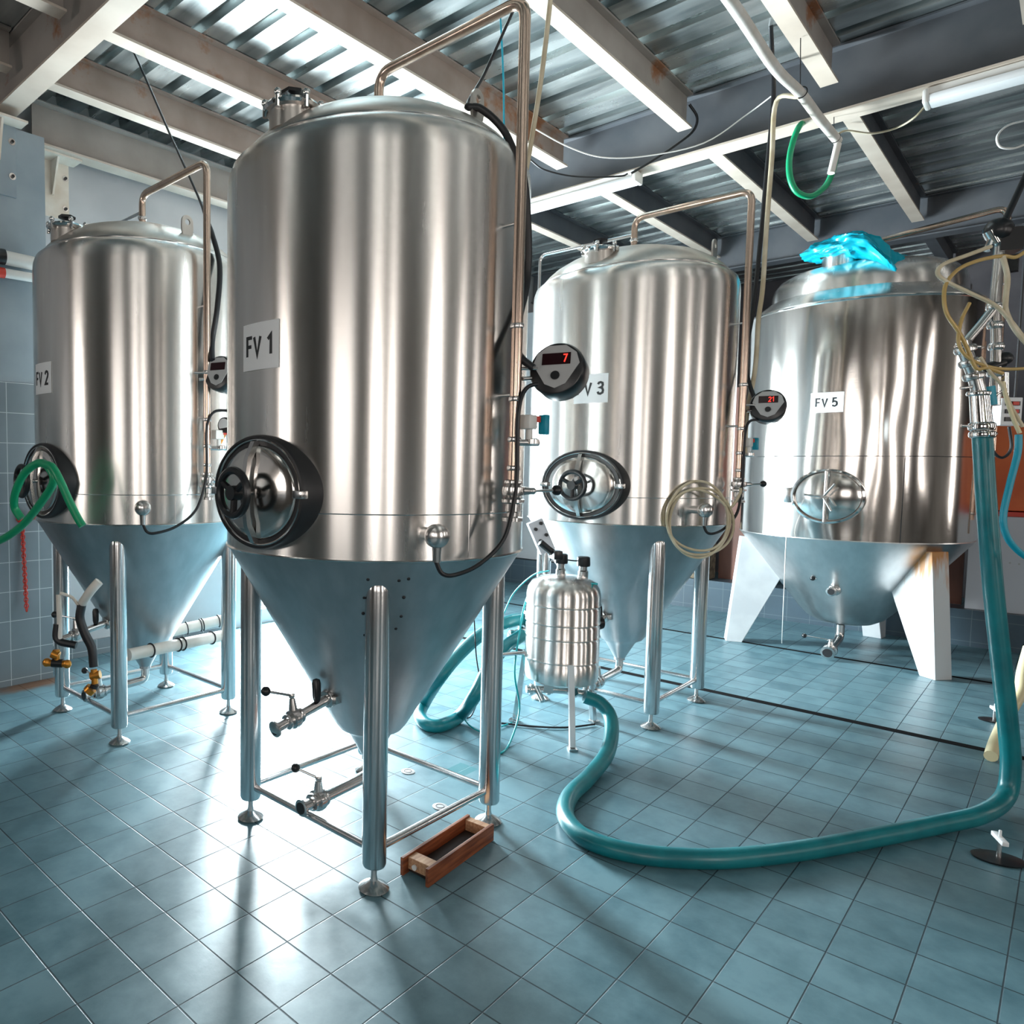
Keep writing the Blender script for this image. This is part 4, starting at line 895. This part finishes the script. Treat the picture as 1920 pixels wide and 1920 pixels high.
def wrapped_valves():
    t = empty('drain_valve_set', tuple(atZ(190, 1310, .2)), 0, 'black-wrapped drain lines with brass taps at tank FV 2', 'valve')
    r = t.location
    def q(u, v, D=3.55): return at(u, v, D) - r
    MB().tube([q(153, 1135), q(150, 1160), q(160, 1190), q(172, 1215), q(176, 1250)], .022, 12).build('black_sleeve', M['cable'], t)
    MB().tube([q(143, 1210), q(108, 1200), q(107, 1170)], .018, 10).build('black_sleeve', M['cable'], t)
    MB().tube([q(186, 1090, 3.5), q(170, 1108, 3.5), q(155, 1130)], .022, 12).tube([q(110, 1115), q(112, 1180), q(111, 1205)], .013, 10).tube([q(113, 1112), q(135, 1120), q(147, 1135)], .008, 8).build('grey_sleeve', M['insul'], t)
    br = MB().cyl(q(176, 1255), q(178, 1282), .016).cyl(q(170, 1268), q(188, 1264), .02).cyl(q(172, 1290), q(165, 1297), .028)
    br.build('brass_tap', M['brass'], t); br = MB()
    br.cyl(q(107, 1218), q(107, 1240), .014).cyl(q(90, 1243), q(126, 1245), .017).ball(q(88, 1242), .022, 10).ball(q(126, 1245), .022, 10).cyl(q(98, 1225), q(110, 1230), .022)
    br.build('brass_tap', M['brass'], t)
    MB().cyl(q(178, 1284), q(176, 1290), .02).build('tap_body', M['black'], t); MB().cyl(q(98, 1243), q(118, 1244), .021).build('tap_body', M['black'], t)
wrapped_valves()
# two capped pipe ends fixed on the pilaster
for (u0, v0, u1, v1, rr, lab) in ((-14, 478, 62, 494, .045, 'upper white capped pipe on the pilaster at the left edge'), (-14, 508, 62, 521, .03, 'lower white pipe with red end on the pilaster at the left edge')):
    o = MB().cyl(atY(u0, v0, 4.93), atY(u1, v1, 4.93), rr).build('wall_pipe', M['white']); tag(o, lab, 'pipe')
    MB().cyl(atY(u0 + 2, v0 + 1, 4.93), atY(u0 + 22, v0 + 4, 4.93), rr * 1.12).build('end_sleeve', M['red'] if rr < .04 else M['black'], o)

# ------------------------------------------------------------------ wooden tray by the front foot
def tray():
    t = empty('wooden_tray', (2.0, 1.56, 0), math.radians(3.5), 'small reddish wooden trough on the floor beside the right front foot of FV 1', 'trough')
    Lx, Wy, H = .46, .125, .068
    for nm, y in (('side_board', .006), ('side_board', Wy - .006)):
        MB().box((Lx / 2, y, H / 2 + .001), (Lx, .013, H)).build(nm, M['wood'], t, smooth=False, bevel=.0015)
    MB().box((Lx / 2 + .01, Wy / 2, .012), (Lx - .05, Wy - .026, .010)).build('bottom_board', M['wood_dark'], t, smooth=False)
    MB().box((.055, Wy / 2, .040), (.05, Wy - .026, .045)).build('end_block', M['wood_light'], t, smooth=False, bevel=.002)
    MB().box((Lx - .02, Wy / 2, .040), (.035, Wy - .026, .045)).build('end_block', M['wood_light'], t, smooth=False, bevel=.002)
    MB().cyl((.029, Wy - .045, .035), (.022, Wy - .045, .035), .01).build('screw_head', M['white'], t)
tray()
# ------------------------------------------------------------------ floor drains and channels
for (u, v, lab) in ((765, 1447, 'round steel floor drain under tank FV 1, farther one'), (825, 1513, 'round steel floor drain under tank FV 1, nearer one')):
    p = atZ(u, v); o = tag(MB().lathe([(.0, .0), (.034, .0), (.034, .003), (.030, .004), (0, .004)], p, n=28).build('floor_drain', M['face']), lab, 'drain')
    MB().torus(p + Vector((0, 0, .004)), (0, 0, 1), .018, .0015, 24, 6).build('drain_slot', M['ink'], o)
tag(MB().bx(5.215, 5.28, -4.5, 5.3, -.001, .0015).build('drain_channel', M['slot'], smooth=False), 'narrow black slot drain running across the floor in front of tank FV 5', 'drain')
tag(MB().bx(6.955, 7.0, -4.5, 5.3, -.001, .0015).build('drain_channel', M['slot'], smooth=False), 'thin black slot drain passing under tank FV 5', 'drain')
# leg shadow stays real; small things on the right
def foot_tool(u, v, s, lab):
    p = atZ(u, v); t = empty('floor_clamp', tuple(p), .4, lab, 'clamp')
    MB().lathe([(.075 * s, .001), (.078 * s, .008), (.03 * s, .014), (0, .015)], n=28, sx=1.1, sy=.8).build('rubber_base', M['black'], t)
    MB().cyl((0, 0, .012), (0, 0, .075 * s), .008).build('stem', M['fit'], t)
    MB().box((0, 0, .085 * s), (.10 * s, .022, .018)).cyl((0, 0, .09 * s), (0, 0, .12 * s), .005).build('handle', M['label'], t, bevel=.003)
foot_tool(1872, 1612, 1.0, 'white T-handled stopper with black base on the floor, nearer one at lower right')
foot_tool(1864, 1352, .9, 'white-handled stopper with black base on the floor, farther one right of the teal hose')
wire('cream_hose', [at(1930, 1215, 4.3), at(1918, 1260, 4.25), at(1912, 1300, 4.2), at(1893, 1335, 4.1), at(1878, 1365, 4.0), at(1865, 1395, 3.9), atZ(1858, 1418, .03)], .030, M['yellow_hose'], 'cream hose lying behind the tall teal hose', 'hose', 12)
# thin tubes around the vessel
wire('air_tube', [at(1120, 1095, 4.0), at(1040, 1092, 4.2), at(1002, 1100, 4.3), at(985, 1130, 4.3), at(975, 1180, 4.3), at(965, 1260, 4.2), at(974, 1330, 4.2), atZ(955, 1395, .01), atZ(935, 1412, .01), atZ(930, 1390, .01)], .0055, M['teal_thin'], 'thin teal tube from the small vessel down to the floor')
wire('air_tube', [at(1030, 1070, 4.2), at(1000, 1078, 4.3), at(965, 1110, 4.5), at(945, 1150, 4.5), at(905, 1250, 4.3), at(885, 1330, 4.2), atZ(872, 1350, .02), atZ(905, 1372, .01), atZ(960, 1355, .01)], .0045, M['teal_thin'], 'thin teal tube curving behind the right leg of FV 1')
wire('floor_cable', [atZ(1115, 1358, .01), atZ(1060, 1364, .01), atZ(1000, 1362, .01), atZ(940, 1356, .01)], .006, M['cable'], 'black cable lying flat between the small vessel feet', 'cable')
wire('floor_cable', [at(889, 1160, 4.2), at(893, 1230, 4.2), at(900, 1290, 4.2), atZ(885, 1340, .02), atZ(868, 1346, .01)], .004, M['cable'], 'thin dark cable hanging behind the cone of FV 1', 'cable')

# ------------------------------------------------------------------ things behind the curb
tag(MB().bx(8.56, 8.62, 2.46, 2.74, .321, 2.4).build('door_post', M['brown'], smooth=False), 'brown wooden door post between tanks FV 3 and FV 5', 'post')
tag(MB().bx(8.33, 8.53, 2.76, 2.98, .321, .95).build('stone_post', M['stone'], smooth=False, bevel=.01), 'speckled stone post beside the brown door post', 'post')
tag(MB().bx(8.56, 8.62, .70, .90, .321, 1.9).build('door_post', M['brown'], smooth=False), 'brown wooden door post right of the rusted leg', 'post')
cb = empty('wall_cabinet', (8.36, .0, .321), 0, 'pale grey cabinet with rivets and a red stripe behind the teal hose', 'cabinet')
MB().bx(0, .3, -1.4, .66, 0, .82).build('body', M['panelwhite'], cb, smooth=False, bevel=.004)
MB().bx(-.002, .302, -1.4, .66, .822, .86).build('red_stripe', M['red'], cb, smooth=False)
rv = MB()
for k in range(26): y = .55 - random.random() * .9; z = .08 + random.random() * .6; rv.cyl((0, y, z), (-.004, y, z), .008, n=8)
rv.build('rivets', M['face'], cb)
tag(MB().bx(8.40, 8.66, -1.4, .62, 1.19, 1.93).build('orange_panel', M['orange'], smooth=False, bevel=.004), 'orange painted panel above the pale cabinet', 'panel')
so = empty('socket_box', tuple(at(1888, 772, 4.2)), math.radians(-45), 'white socket box with red switches right of the steel manifold', 'socket')
MB().box((0, 0, 0), (.12, .06, .16)).build('housing', M['label'], so, smooth=False, bevel=.004)
for z in (.045, 0, -.045):
    MB().box((.0, -.034, z), (.08, .008, .024)).build('switch_slot', M['black'], so, smooth=False)
    MB().box((.012, -.04, z), (.035, .008, .020)).build('red_switch', M['red'], so, smooth=False, bevel=.002)
MB().cyl((.04, 0, .08), (.04, 0, 2.12), .006, n=8).build('conduit', M['cable'], so)
wire('sight_cord', [atX(1486, 940, 6.42), at(1475, 1000, 5.7), at(1470, 1110, 5.65), atZ(1466, 1206, .01)], .0035, M['white'], 'thin white cord hanging from the FV 5 manway to the floor', 'cord')
